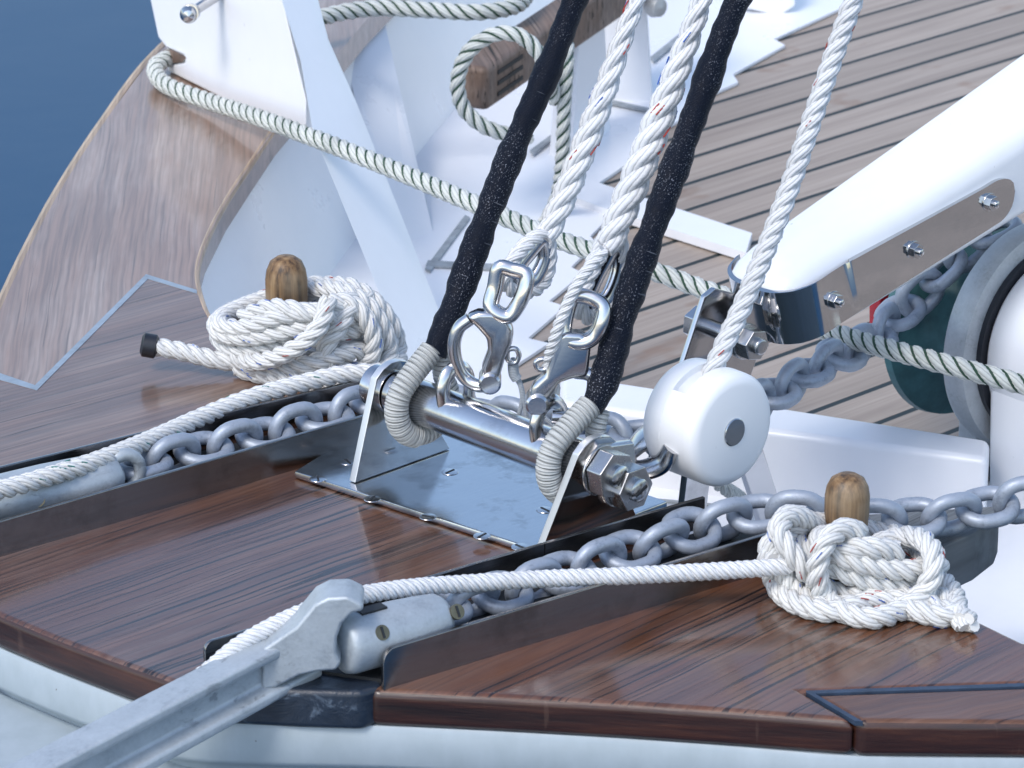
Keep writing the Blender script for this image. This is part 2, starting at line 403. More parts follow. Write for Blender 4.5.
M['brass'] = plain('bronze_screw', (0.22, 0.19, 0.12), 0.35, 0.8, 60, 0.3)
M['dark'] = plain('dark_gap', (0.015, 0.017, 0.02), 0.6)
M['seam'] = plain('grey_seam', (0.3, 0.33, 0.35), 0.6)
M['rope'] = rope_mat('white_three_strand_rope', (0.7, 0.7, 0.68))
M['rope_clean'] = rope_mat('white_splice_rope', (0.72, 0.73, 0.74))
M['rope_grey'] = rope_mat('cream_grey_rope', (0.62, 0.64, 0.6), (0.3, 0.32, 0.3), dirt=0.45)
M['green'] = plain('dark_green_yarn', (0.02, 0.06, 0.035), 0.7)
M['teal_yarn'] = plain('teal_yarn', (0.02, 0.2, 0.17), 0.7)
M['red_yarn'] = plain('red_yarn', (0.35, 0.03, 0.02), 0.7)
M['blue_yarn'] = plain('blue_yarn', (0.05, 0.12, 0.4), 0.7)
M['serve'] = serve_mat('black_served_tape', (0.006, 0.009, 0.018), 1000, (0.3, 0.32, 0.37))
M['seize'] = serve_mat('grey_seizing_cord', (0.42, 0.43, 0.42), 300)
M['lanyard'] = serve_mat('grey_lanyard_cord', (0.4, 0.44, 0.48), 900)

def pin_mat():
    m, n, p = new_mat('oiled_pin_wood'); g = geo(n)
    a = noise(n, mapping(n, g, scale=(260, 260, 9)), 1, 4, 0.6); b = noise(n, g, 30, 4)
    c = ramp(n, a, [(0.33, (0.035, 0.018, 0.008)), (0.5, (0.17, 0.095, 0.04)), (0.7, (0.30, 0.19, 0.09))])
    c = mixc(n, ramp(n, b, [(0.45, 0.0), (0.75, 0.6)]), c, (0.36, 0.29, 0.2))
    n.links.new(c, p.inputs['Base Color']); p.inputs['Roughness'].default_value = 0.5
    bump(n, p, a, 0.5, 0.001); return m
M['pin'] = pin_mat()

def deck_mat():
    m, n, p = new_mat('grey_teak_planks'); g = geo(n)
    W = 0.052; ang = R(3)
    v = mapping(n, g, rot=(0, 0, -ang)); sep = nd(n, 'ShaderNodeSeparateXYZ'); n.links.new(v, sep.inputs[0])
    q = mth(n, 'DIVIDE', sep.outputs[1], W); fr = mth(n, 'FRACT', q); fl = mth(n, 'FLOOR', q)
    d = mth(n, 'ABSOLUTE', mth(n, 'SUBTRACT', fr, 0.5))
    seam = ramp(n, d, [(0.438, 0.0), (0.448, 1.0)])
    cmb = nd(n, 'ShaderNodeCombineXYZ'); n.links.new(sep.outputs[0], cmb.inputs[0]); n.links.new(sep.outputs[1], cmb.inputs[1]); n.links.new(mth(n, 'MULTIPLY', fl, 3.17), cmb.inputs[2])
    a = noise(n, mapping(n, cmb.outputs[0], scale=(3, 90, 1)), 1, 5, 0.65); f = noise(n, mapping(n, cmb.outputs[0], scale=(12, 420, 1)), 1, 2)
    pl = nd(n, 'ShaderNodeTexWhiteNoise', noise_dimensions='1D'); n.links.new(fl, pl.inputs['W'])
    c = ramp(n, a, [(0.3, (0.28, 0.228, 0.19)), (0.5, (0.35, 0.29, 0.24)), (0.72, (0.41, 0.345, 0.29))])
    c = mixc(n, 1.0, c, ramp(n, pl.outputs[0], [(0.0, 0.88), (1.0, 1.1)]), 'MULTIPLY')
    c = mixc(n, 1.0, c, ramp(n, f, [(0.3, 0.9), (0.6, 1.03)]), 'MULTIPLY')
    st = ramp(n, noise(n, mapping(n, cmb.outputs[0], scale=(9, 16, 1)), 1, 3, 0.6), [(0.63, 0.0), (0.71, 0.6)])
    c = mixc(n, st, c, (0.24, 0.15, 0.10))
    c = mixc(n, seam, c, (0.014, 0.024, 0.026))
    n.links.new(c, p.inputs['Base Color']); p.inputs['Roughness'].default_value = 0.62
    bump(n, p, mth(n, 'SUBTRACT', mth(n, 'MULTIPLY', a, 0.4), seam), 0.5, 0.0015)
    return m
M['deck'] = deck_mat()
def water_mat():
    m, n, p = new_mat('harbour_water'); g = geo(n)
    p.inputs['Base Color'].default_value = (0.010, 0.055, 0.125, 1); p.inputs['Roughness'].default_value = 0.3
    p.inputs['IOR'].default_value = 1.33; p.inputs['Specular IOR Level'].default_value = 0.3
    bump(n, p, noise(n, mapping(n, g, scale=(1, 1, 1)), 1.3, 4, 0.6), 0.025, 0.12)
    return m
M['water'] = water_mat()

# ------------------------------------------------------------------ rope maker
def rope(mb, pts, rad, pitch=None, mi=0, tracer=None, tracer_amt=1.0, flecks=(), step=None, strand=0.50, phase=0.0, taper=None, fleck_n=30, closed=False):
    path = smooth_path(pts, 0.003, closed); pitch = pitch or rad * 4.4
    path, L = resample(path, step or pitch / 13, closed); n = len(path)
    T, N, B = frames(path, closed); off = rad * (1 - strand)
    turns = max(1, round(L / pitch)) if closed else L / pitch
    for k in range(3):
        ctr = []; rn = []; rb = []; rt = []
        for i in range(n):
            th = 2 * math.pi * (turns * i / (n if closed else n - 1) + k / 3.0) + phase
            tp = taper(i / (n - 1)) if taper else 1.0
            d = N[i] * math.cos(th) + B[i] * math.sin(th); ctr.append(path[i] + d * off * tp)
            rn.append(d)
        m_ = len(ctr)
        for i in range(m_):
            a = ctr[(i-1) % m_] if closed or i > 0 else ctr[i]; b = ctr[(i+1) % m_] if closed or i < m_-1 else ctr[i]
            t = (b - a).normalized(); nn = (rn[i] - t * rn[i].dot(t)).normalized(); rt.append(t); rb.append(t.cross(nn)); rn[i] = nn
        rr = (lambda t: rad * strand * 1.04 * taper(t)) if taper else rad * strand * 1.04
        tube(mb, ctr, rr, 9, closed, True, mi, NB=(rt, rn, rb))
    if tracer is not None:
        a0 = None; seg = []
        for k in ((0,) if tracer_amt < 1 else (0, 1, 2)):
            tr = []
            for i in range(n):
                th = 2 * math.pi * (turns * i / (n - 1) + (k + 0.5) / 3.0) + phase
                tp = taper(i / (n - 1)) if taper else 1.0
                tr.append(path[i] + (N[i] * math.cos(th) + B[i] * math.sin(th)) * rad * 0.74 * tp)
            tube(mb, tr, rad * 0.15, 5, False, True, tracer)
    for fm in flecks:
        for _ in range(int(fleck_n * 0.5) + 1):
            i0 = random.randrange(2, max(3, n - 8)); th0 = random.choice((0, 1, 2)) / 3.0 + random.uniform(-.1, .1)
            ln = 3; tr = []
            for i in range(i0, min(n, i0 + ln)):
                th = 2 * math.pi * (turns * i0 / (n - 1) + th0) + phase + (i - i0) * 0.16
                tp = taper(i / (n - 1)) if taper else 1.0
                tr.append(path[i] + (N[i] * math.cos(th) + B[i] * math.sin(th)) * rad * 0.94 * tp)
            if len(tr) > 2: tube(mb, tr, rad * 0.055, 5, False, True, fm)
    return path

# =================================================================== SETTING
DZ = -0.14
# water
mb = MB(); s = 900
mb.add([(-s, -s, -1.6), (s, -s, -1.6), (s, s, -1.6), (-s, s, -1.6)], [[0, 1, 2, 3]])
struct(mb.build('water', M['water'], smooth=False), 'dark blue harbour water beyond the bow')

# outer and inner outline of the bow's rail (points on the rail's top plane)
outer = [(640, -330), (420, -170), (300, -75), (225, -8), (150, 60), (100, 127), (58, 192), (24, 255), (0, 306), (-50, 420), (-75, 500), (-55, 570), (-15, 608), (0, 616), (50, 637), (105, 658), (172, 682), (250, 688), (372, 691), (500, 697), (624, 704), (740, 712), (858, 721), (1024, 723), (1300, 727), (2600, 750)]
outer_w = [P(x, y) for x, y in outer]
inner = [(2600, 730), (1400, 706), (1200, 690), (1120, 674), (1024, 641), (960, 610), (900, 578), (850, 556), (780, 533), (700, 512), (640, 500), (560, 468), (480, 430), (420, 402), (370, 372), (300, 352), (240, 345), (214, 327), (201, 303), (196, 275), (204, 245), (225, 203), (250, 165), (275, 128), (328, 66), (366, 20), (430, -45), (560, -150), (780, -300)]
inner_w = [P(x, y) for x, y in inner]
# hull: topside below the rail
def hull():
    mb = MB(); ow = smooth_path(outer_w, 0.03); n = len(ow)
    cen = Vector((0.15, 0.1, 0))
    nrm = []
    for i in range(n):
        t = (ow[min(n-1, i+1)] - ow[max(0, i-1)]).normalized(); q = Vector((t.y, -t.x, 0))
        if q.dot(ow[i] - cen) < 0: q = -q
        nrm.append(q)
    prof = [(-0.10, -0.1), (-0.10, -0.024), (-0.002, -0.024), (0.0, -0.027), (0.001, -0.048), (-0.001, -0.052), (-0.010, -0.056), (-0.012, -0.062), (-0.011, -0.11), (-0.05, -0.4), (-0.14, -1.0), (-0.2, -1.7)]
    m = len(prof); vs = []; fs = []
    for i in range(n):
        for o_, z_ in prof: vs.append(ow[i] + nrm[i] * o_ + Vector((0, 0, z_)))
    for i in range(n - 1):
        for k in range(m - 1): fs.append([i*m+k, (i+1)*m+k, (i+1)*m+k+1, i*m+k+1])
    mb.add(vs, fs)
    return mb.build('hull', M['hull_white'], angle=50)
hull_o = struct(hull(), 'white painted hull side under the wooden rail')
# deck
def deck():
    mb = MB(); q = [P(300, 620, DZ), P(1300, 655, DZ), P(2700, 690, DZ), P(2700, -250, DZ), P(1150, -420, DZ)] + [Vector((P(x, y).x, P(x, y).y, DZ)) for x, y in inner[:17:-1]]
    prism(mb, [v - Vector((0, 0, 0.02)) for v in q], (0, 0, 0.02))
    d = mb.build('deck', M['deck'], smooth=False)
    d['kind'] = 'structure'; d['label'] = 'grey teak laid deck with dark caulked seams'
    def board(name, px, z, mat, t=0.003, label=None):
        b = MB(); prism(b, [P(x, y, z) for x, y in px], (0, 0, -t)); o = b.build(name, mat, d, smooth=False)
        if label: o['label'] = label
        return o
    zz = DZ + 0.004
    def back(v):
        e = v - CAM; D = e.dot(FW); return (512 + FOC * e.dot(RT) / D, 384 - FOC * e.dot(UP) / D)
    CB = [back(Vector((P(x, y).x, P(x, y).y, zz))) for x, y in inner[17:28]]
    board('covering_board', [(930, -60), (841, 8), (774, 39), (785, 45), (733, 74), (738, 82), (687, 105), (692, 113), (655, 133), (660, 141), (597, 184), (604, 196), (632, 207), (600, 226), (590, 236), (596, 242), (571, 267), (583, 273), (549, 301), (565, 306), (528, 338), (549, 343), (508, 370), (540, 420), (600, 480), (500, 600), (250, 560)] + CB, zz, M['white'], label='white painted covering board with zigzag nibbed edge')
    board('margin_board', [(500, 395), (620, 397), (1000, 452), (1110, 466), (1160, 648), (900, 640), (400, 560)], zz + 0.004, M['white'])
    board('cross_board', [(574, 174), (600, 183), (752, 233), (746, 253), (595, 205), (570, 195)], zz + 0.006, M['white'], 0.008, 'narrow white board crossing the teak planks')
    sk = [0]
    for pts in ([(425, 268), (465, 215), (470, 217), (430, 271)], [(428, 260), (500, 264), (500, 269), (426, 265)], [(576, 182), (608, 205), (606, 209), (572, 186)],
                [(650, 57), (690, 25), (694, 28), (654, 61)], [(605, 98), (650, 108), (649, 111), (603, 101)], [(530, 150), (553, 133), (556, 136), (533, 154)],
                [(610, 494), (720, 504), (720, 506), (610, 496)], [(640, 520), (700, 528), (700, 531), (640, 523)]):
        sk[0] += 1; board('seam', pts, zz + (0.0022 if pts[0][1] < 400 else 0.0062) + sk[0] * 0.0003, M['seam'], 0.002)
    return d
deck()

# inner side of the bulwark
def bulwark():
    mb = MB(); iw = smooth_path([P(x, y) for x, y in inner[14:]], 0.03); n = len(iw)
    vs = []; fs = []; m = 4
    for i in range(n):
        t = (iw[min(n-1, i+1)] - iw[max(0, i-1)]).normalized(); q = Vector((t.y, -t.x, 0))
        if q.dot(Vector((0.5, 0.0, 0)) - iw[i]) < 0: q = -q
        for o_, z_ in ((-0.05, -0.023), (-0.012, -0.023), (-0.004, -0.04), (0.045, DZ - 0.005)):
            vs.append(iw[i] + q * o_ + Vector((0, 0, z_)))
    for i in range(n - 1):
        for k in range(m - 1): fs.append([i*m+k, (i+1)*m+k, (i+1)*m+k+1, i*m+k+1])
    mb.add(vs, fs)
    # outer hidden skin so that it is a solid wall
    t = thing('bulwark', 'white painted inner bulwark curving along the weathered wooden rail', 'bulwark', P(300, 250, DZ))
    mb.build('inner_wall', M['white'], t, angle=50)
    for a in (0,):
        b = MB()
        if a == 0: q = [P(343, 50, -0.026), P(362, 27, -0.026), P(412, 250, DZ), P(392, 258, DZ)]
        else: q = [P(262, 170, -0.03), P(270, 160, -0.03), P(286, 290, -0.12), P(272, 300, -0.12)]
        prism(b, q, FH * 0.03 + RT * 0.02); b.build('rib', M['white'], t, bevel=0.003)
    b = MB(); tube(b, [PF(339, 92, P(339, 92, -0.03)), PF(341, 92, P(339, 92, -0.03), 0.012)], 0.005, 12)
    b.build('bolt', M['steel'], t)
bulwark()

# ------------------------------------------------------------------ wooden rail
def caprail():
    t = thing('caprail', 'wooden rail around the bow, weathered grey at left and varnished brown in front', 'rail', P(200, 560))
    TH = 0.024
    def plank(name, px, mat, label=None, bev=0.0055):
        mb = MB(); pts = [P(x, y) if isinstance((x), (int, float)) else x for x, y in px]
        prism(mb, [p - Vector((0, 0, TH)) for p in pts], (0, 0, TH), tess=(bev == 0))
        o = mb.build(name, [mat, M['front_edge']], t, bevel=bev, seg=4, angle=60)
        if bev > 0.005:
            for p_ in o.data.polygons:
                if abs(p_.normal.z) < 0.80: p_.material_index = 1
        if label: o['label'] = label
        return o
    plank('rail_plank', outer[0:10] + [(0, 376), (36, 389), (147, 277), (197, 292)] + inner[19:], M['rail_wood'], 'weathered grey brown curved plank', 0.0)
    # bow board, left of the far chain trough and the bow centre
    plank('side_board', [(197, 293), (147, 278.5), (36, 390.5), (0, 377.5), (-46, 407)] + [(-50, 420), (-75, 500), (-72, 525), (0, 490), (385, 392)] + inner[14:18][::1], M['side_wood'], 'greyish board with straight grain beside the trough', 0.0)
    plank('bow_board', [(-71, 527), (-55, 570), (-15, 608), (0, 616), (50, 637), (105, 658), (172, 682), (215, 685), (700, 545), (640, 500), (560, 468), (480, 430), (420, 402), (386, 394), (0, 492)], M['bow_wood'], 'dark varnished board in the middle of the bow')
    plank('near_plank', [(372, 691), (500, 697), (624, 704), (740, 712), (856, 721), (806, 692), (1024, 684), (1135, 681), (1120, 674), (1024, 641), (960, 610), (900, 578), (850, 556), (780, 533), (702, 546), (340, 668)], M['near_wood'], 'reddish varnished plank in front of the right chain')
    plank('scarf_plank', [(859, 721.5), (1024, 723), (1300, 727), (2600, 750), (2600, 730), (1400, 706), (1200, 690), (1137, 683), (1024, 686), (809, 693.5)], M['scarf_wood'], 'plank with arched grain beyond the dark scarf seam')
    def strip(px, mat, name='seam_inlay', z=0.0004, label=None, h=0.003):
        mb = MB(); prism(mb, [P(x, y, z) for x, y in px], (0, 0, -h)); o = mb.build(name, mat, t)
        if label: o['label'] = label
    strip([(-20, 366), (0, 373), (35, 385), (146, 274), (197, 290), (197, 293.3), (148, 278.6), (37, 390), (0, 379.5), (-20, 373)], M['inlay'], label='pale blue grey seam in a scarf joint')
    strip([(806, 690.5), (1024, 683), (1136, 679.5), (1138, 682.5), (1024, 686.3), (815, 693.5), (863, 721.5), (855, 721), (806, 692)], M['inlay_dark'], label='dark blue seam in a scarf joint')
    # lighter worn edges of the curved plank
    mb = MB(); tube(mb, smooth_path([P(x, y, -0.003) for x, y in outer[2:10]], 0.01), 0.0042, 8); mb.build('worn_edge', M['edge_wood'], t)
    mb = MB(); tube(mb, smooth_path([P(x, y, -0.003) for x, y in inner[16:25]], 0.01), 0.0034, 8); mb.build('worn_edge', M['edge_wood'], t)
caprail()
# black chafed stem between the two boards
mb = MB()
prism(mb, [P(x, y, 0.0015) for x, y in [(200, 668), (250, 640), (330, 625), (372, 655), (384, 684), (362, 692), (300, 690), (205, 685)]], (0, 0, -0.026))
tag(mb.build('stem_band', M['stem'], bevel=0.004, seg=3), 'chafed black bow plate under the anchor shank end', 'bow plate')
# low ledge outside bow, bottom left
mb = MB(); prism(mb, [P(x, y, -0.062) for x, y in [(-140, 640), (0, 690), (105, 735), (150, 752), (205, 768), (260, 900), (-200, 900)]], (0, 0, -0.03))
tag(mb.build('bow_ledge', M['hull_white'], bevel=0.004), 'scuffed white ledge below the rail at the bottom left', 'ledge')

# ------------------------------------------------------------------ chain troughs
def wall_plate(mb, pts, z0, z1, th, round_start=0.0, nrm=None):
    """upright plate following the ground line pts (world, z ignored)"""
    pts = [Vector((p.x, p.y, 0)) for p in pts]
    d = (pts[-1] - pts[0]).normalized(); q = Vector((-d.y, d.x, 0)) * th
    poly = []
    a, b = pts[0], pts[-1]
    up = Vector((0, 0, 1))
    if round_start:
        poly = [a + up * z0, a + up * (z1 - round_start)]
        for k in range(1, 5):
            an = math.pi / 2 * k / 5; poly.append(a + d * (round_start * (1 - math.cos(an))) + up * (z1 - round_start + round_start * math.sin(an)))
        poly.append(a + d * round_start + up * z1)
    else: poly = [a + up * z0, a + up * z1]
    poly += [b + up * z1, b + up * z0]
    prism(mb, poly, q)
t = thing('chain_trough', 'stainless trough carrying the far chain past the left knot', 'trough', P(200, 460), 'stainless chain troughs')
mb = MB(); wall_plate(mb, [P(-40, 569), P(392, 441)], -0.001, 0.0245, 0.0035); mb.build('near_side', M['trough'], t, bevel=0.0008)
mb = MB(); wall_plate(mb, [P(-60, 516), P(393, 404)], -0.001, 0.024, 0.003); mb.build('far_side', M['trough'], t, bevel=0.0008)
mb = MB(); prism(mb, [P(x, y, 0.0035) for x, y in [(-50, 558), (392, 434), (392, 405), (-58, 514)]], (0, 0, -0.003)); mb.build('floor', M['dark'], t)
t = thing('chain_trough', 'stainless trough carrying the near chain in front of the mast stay plate', 'trough', P(540, 620), 'stainless chain troughs')
mb = MB(); wall_plate(mb, [P(384, 690), P(772, 570)], -0.001, 0.026, 0.0035, 0.009); mb.build('near_side', M['trough'], t, bevel=0.0008)
mb = MB(); wall_plate(mb, [P(206, 676), P(545, 575)], -0.001, 0.022, 0.003, 0.006); mb.build('far_side', M['trough'], t, bevel=0.0008)
mb = MB(); wall_plate(mb, [P(545, 575), P(705, 528)], 0.0, 0.022, 0.003); mb.build('far_side', M['trough'], t, bevel=0.0008)
mb = MB(); prism(mb, [P(x, y, 0.0035) for x, y in [(300, 668), (388, 680), (772, 561), (775, 532), (705, 530), (300, 650)]], (0, 0, -0.003)); mb.build('floor', M['dark'], t)

# ------------------------------------------------------------------ stay plate with crossbar
TA, TB = P(397, 393, 0.060), P(590, 466, 0.060)       # tube axis ends
TD = (TB - TA).normalized(); TX = Vector((0, 0, 1)).cross(TD); TX = TX.normalized()
if TX.x < 0: TX = -TX
ZU = Vector((0, 0, 1))
def stay_plate():
    t = thing('stay_plate', 'polished stainless deck plate with crossbar holding both black stays', 'deck plate', P(470, 500))
    mb = MB(); prism(mb, [P(x, y, 0.0005) for x, y in [(294, 478), (540, 558), (668, 508), (395, 415)]], (0, 0, 0.005)); mb.build('base_plate', M['plate'], t, bevel=0.0014)
    for (bx, by), top in (((352, 482), TA - TD * 0.004), ((538, 551), TB + TD * 0.004)):
        mb = MB(); f = P(bx, by, 0.006)
        yy = TD
        o = top; base = Vector((f.x, f.y, 0.006))
        fwd = TX
        # outline in the plane through the tube axis end: front edge slopes up to a rounded head
        bb = base
        poly = [bb]
        for k in range(9):
            an = math.pi * (0.78 - 0.9 * k / 8); poly.append(o + fwd * math.cos(an) * 0.0225 + ZU * math.sin(an) * 0.0225)
        poly += [bb + fwd * 0.088]
        prism(mb, [q - TD * 0.003 for q in poly], TD * 0.006)
        tg = mb.build('tang', [M['mirror'], M['sky_edge']], t, bevel=0.0008)
        for p_ in tg.data.polygons:
            if abs(p_.normal.dot(TD)) < 0.7: p_.material_index = 1
    mb = MB(); tube(mb, [TA, TB], 0.0150, 40); cb = mb.build('crossbar', M['steel'], t, bevel=0.001)
    for f_ in (0.30, 0.78):
        c = TA.lerp(TB, f_); mb = MB()
        pth = [c - TX*0.008 + ZU*0.008, c - TX*0.009 + ZU*0.020, c - TX*0.004 + ZU*0.030, c + TX*0.006 + ZU*0.032, c + TX*0.014 + ZU*0.024, c + TX*0.015 + ZU*0.006]
        tube(mb, smooth_path(pth, 0.002), 0.0036, 10, sx=1.0, sy=1.35); mb.build('eye', M['steel'], cb)
    # far bolt head, near nuts
    mb = MB(); lathe(mb, [(0.0, 0), (0.0135, 0), (0.0145, 0.002), (0.0145, 0.014), (0.012, 0.016), (0, 0.016)], TA - TD * 0.008, -TD, 24); mb.build('bolt_head', M['steel'], t)
    mb = MB(); e = TB + TD * 0.009
    lathe(mb, [(0, 0), (0.017, 0), (0.017, 0.002), (0, 0.002)], e, TD, 28); hexa(mb, e + TD*0.0025, TD, 0.0165, 0.013, 0.2)
    n1 = mb.build('nut', M['nut'], t, bevel=0.001)
    mb = MB(); lathe(mb, [(0, 0), (0.0078, 0), (0.0078, 0.003), (0.006, 0.0042), (0, 0.0042)], e + TD*0.0155, TD, 24); mb.build('bolt_end', M['plate'], n1)
    mb = MB(); obox(mb, e + TD*0.0199, TD*0.0003, (TX+ZU).normalized()*0.0055, (TX-ZU).normalized()*0.0009); mb.build('slot', M['dark'], n1)
    k = 0
    for x, y in [(318, 479), (372, 499), (428, 517), (482, 536), (520, 547), (413, 457), (450, 472), (545, 510), (575, 522), (348, 462), (585, 490)]:
        mb = MB(); p = P(x, y, 0.0056)
        lathe(mb, [(0, 0), (0.0058, 0), (0.0056, 0.0003), (0.003, 0.0005), (0, 0.0005)], p, ZU, 20)
        s = mb.build('screw', M['steel'], t); a = random.uniform(0, 3)
        mb = MB(); obox(mb, p + ZU * 0.0005, Vector((math.cos(a), math.sin(a), 0)) * 0.0042, Vector((-math.sin(a), math.cos(a), 0)) * 0.0007, ZU * 0.0003); mb.build('slot', M['dark'], s)
stay_plate()

# toggle and bolt carrying the block at the near end of the crossbar
BC = P(734, 432, 0.062)                 # centre of the block's near face
BY = Vector((0.0, -1.0, 0.0))           # towards the viewer's side
BYA = (TD * 0.75 + BY * 0.25).normalized()
def toggle():
    e2 = P(612, 480, 0.050)
    t = thing('toggle', 'stainless toggle with hexagonal nut joining the crossbar to the white block', 'toggle', e2)
    mb = MB(); hexa(mb, e2 + TD*0.009, TD, 0.0155, 0.013, 0.5); lathe(mb, [(0, 0), (0.0165, 0), (0.0165, 0.002), (0, 0.002)], e2 + TD * 0.0065, TD, 28)
    n1 = mb.build('nut', M['nut'], t, bevel=0.001)
    mb = MB(); lathe(mb, [(0, 0), (0.0078, 0), (0.0078, 0.003), (0.006, 0.0042), (0, 0.0042)], e2 + TD*0.022, TD, 24); mb.build('bolt_end', M['plate'], n1)
    mb = MB(); obox(mb, e2 + TD*0.0264, TD*0.0003, (TX*.9+ZU*.4).normalized()*0.0055, (TX*.4-ZU*.9).normalized()*0.0009); mb.build('slot', M['dark'], n1)
    mb = MB(); a = TB + TD * 0.004; 
    prism(mb, [a - TX*0.012 + ZU*0.004, a + TX*0.0 + ZU*0.017, a + TX*0.03 + ZU*0.012, e2 + TX*0.016 + ZU*0.004, e2 + TX*0.008 - ZU*0.014, e2 - TX*0.012 - ZU*0.012], TD*0.007)
    mb.build('link_plate', M['nut'], t, bevel=0.002)
    for (p0, p1, p2, p3, nm) in (((618, 462), (640, 470), (662, 462), (672, 443), 'arm'), ((612, 455), (628, 452), (642, 440), (652, 434), 'arm')):
        mb = MB(); off = 0.0 if p0[0] == 618 else -0.025
        pp = [PF(x, y, BC, off - 0.0) for x, y in (p0, p1, p2, p3)]
        tube(mb, smooth_path(pp, 0.003), lambda u: 0.0075 + 0.006 * u, 12, sx=0.5, sy=1.4, ref=(0, 0, 1)); mb.build(nm, M['steel'], t)
    mb = MB(); tube(mb, [PF(615, 458, BC, -0.0), PF(628, 466, BC, 0.008)], 0.009, 18); mb.build('barrel', M['steel'], t, bevel=0.001)
toggle()

def block():
    t = thing('pulley_block', 'round white plastic pulley block with rope running down into it', 'pulley block', BC)
    ax = BYA; W = 0.0185
    rr = 0.0390
    def cheek(o, a):
        mb = MB(); lathe(mb, [(0, 0), (rr*0.80, 0), (rr*0.93, 0.0015), (rr*0.99, 0.005), (rr, 0.010), (rr, W), (0, W)], o, a, 56)
        return mb.build('cheek', M['plastic'], t, angle=60)
    c1 = cheek(BC, -ax); cheek(BC - ax * 0.049, ax)
    mb = MB(); c = BC - ax * W
    lathe(mb, [(0, 0), (rr*0.97, 0), (rr*0.80, 0.005), (rr*0.72, 0.008), (rr*0.80, 0.011), (rr*0.97, 0.013), (0, 0.013)], c, -ax, 48); mb.build('sheave', M['plastic'], t, angle=60)
    mb = MB(); # lower shell joining the cheeks
    pts = []
    for k in range(20):
        an = math.pi * (0.74 + 1.48 * k / 19); pts.append((math.cos(an), math.sin(an)))
    X_ = (ax.cross(ZU)).normalized(); X_ = X_ if X_.dot(RT) > 0 else -X_
    Z_ = ax.cross(X_); Z_ = Z_ if Z_.z > 0 else -Z_
    poly = [c + X_ * (u*rr*1.0) + Z_ * (v*rr*1.0) for u, v in pts] + [c + X_ * (u*rr*0.86) + Z_ * (v*rr*0.86) for u, v in pts[::-1]]
    prism(mb, poly, -ax * 0.013); mb.build('shell', M['plastic'], t)
    mb = MB(); lathe(mb, [(0, -0.002), (0.0095, -0.002), (0.0095, 0.0008), (0.009, 0.0012), (0, 0.0012)], BC, ax, 30); mb.build('axle', M['plate'], t)
block()
# rope into the block
def rope_thing(name, pts, rad, label, cat='rope', mats=None, group=None, **kw):
    mb = MB(); rope(mb, pts, rad, **kw)
    o = mb.build(name, mats or [M['rope'], M['green']], angle=70, loc=None)
    tag(o, label, cat, group); return o
RM = lambda base: [base, M['green'], M['red_yarn'], M['blue_yarn'], M['teal_yarn']]
Cm = BC - BYA * 0.025
yb = Cm.y
pts = [PY(862, -25, yb), PY(822, 90, yb), PY(785, 200, yb), PY(745, 300, yb), PY(722, 350, yb), PY(706, 390, yb), PY(700, 420, yb)]
rope_thing('block_rope', pts, 0.0072, 'white rope running from upper right down into the round block', mats=RM(M['rope_clean']), flecks=(2,), fleck_n=14, group='ropes hanging at the bow')

# ------------------------------------------------------------------ black served stays
def eye_paths(f, top_front, top_back, y0):
    c = TA.lerp(TB, f); q = 0.0230
    on = lambda a: Vector((c.x + q * math.cos(R(a)), y0, c.z + q * math.sin(R(a))))
    return [PY(*top_front, y0)] + [on(a) for a in (128, 155, 180, 205, 230, 255)], [PY(*top_back, y0)] + [on(a) for a in (40, 10, -20, -50, -80, -105)]
def stay(name, pts, y0, f, tops, label, rad):
    loop, leg = eye_paths(f, tops[0], tops[1], y0)
    t = thing(name, label, 'stay', loop[0], 'black served forestays')
    mb = MB(); ph = random.uniform(0, 9)
    path, L = resample(smooth_path([PY(x, y, y0) for x, y in pts], 0.003), 0.0025)
    def rr(u):
        s = u * L
        return rad * (0.80 + 0.14 * (1 - u)) * (1 + 0.07 * math.sin(s * 95 + ph) + 0.05 * math.sin(s * 210 + 2 * ph) + 0.03 * math.sin(s * 520 + ph)) * (0.8 + 0.2 * min(1, u * 12)) 
    tube(mb, path, lambda u: rr(u), 20); mb.build('served_wire', M['serve'], t, angle=70)
    mb = MB(); q, L2 = resample(smooth_path(loop, 0.002), 0.00045)
    tube(mb, q, lambda u: 0.0080 * (1 + 0.06 * math.sin(u * L2 / 0.0017 * 2 * math.pi)), 14); mb.build('seizing', M['seize'], t, angle=80)
    mb = MB(); q, L2 = resample(smooth_path(leg, 0.002), 0.00045)
    tube(mb, q, lambda u: 0.0066 * (1 + 0.06 * math.sin(u * L2 / 0.0017 * 2 * math.pi)), 14); mb.build('seizing', M['seize'], t, angle=80)
    return t
ya = TA.lerp(TB, 0.14).y; yc = TA.lerp(TB, 0.925).y
stay('served_stay', [(434, 354), (452, 312), (480, 235), (515, 145), (548, 70), (586, -30)], ya, 0.14, ((432, 350), (442, 352)), 'left black tape wrapped stay with grey cord eye on the crossbar', 0.0106)
stay('served_stay', [(592, 410), (606, 375), (628, 300), (665, 195), (700, 100), (725, 30), (748, -25)], yc, 0.925, ((590, 405), (600, 410)), 'right black tape wrapped stay with grey cord eye beside the nuts', 0.0106)

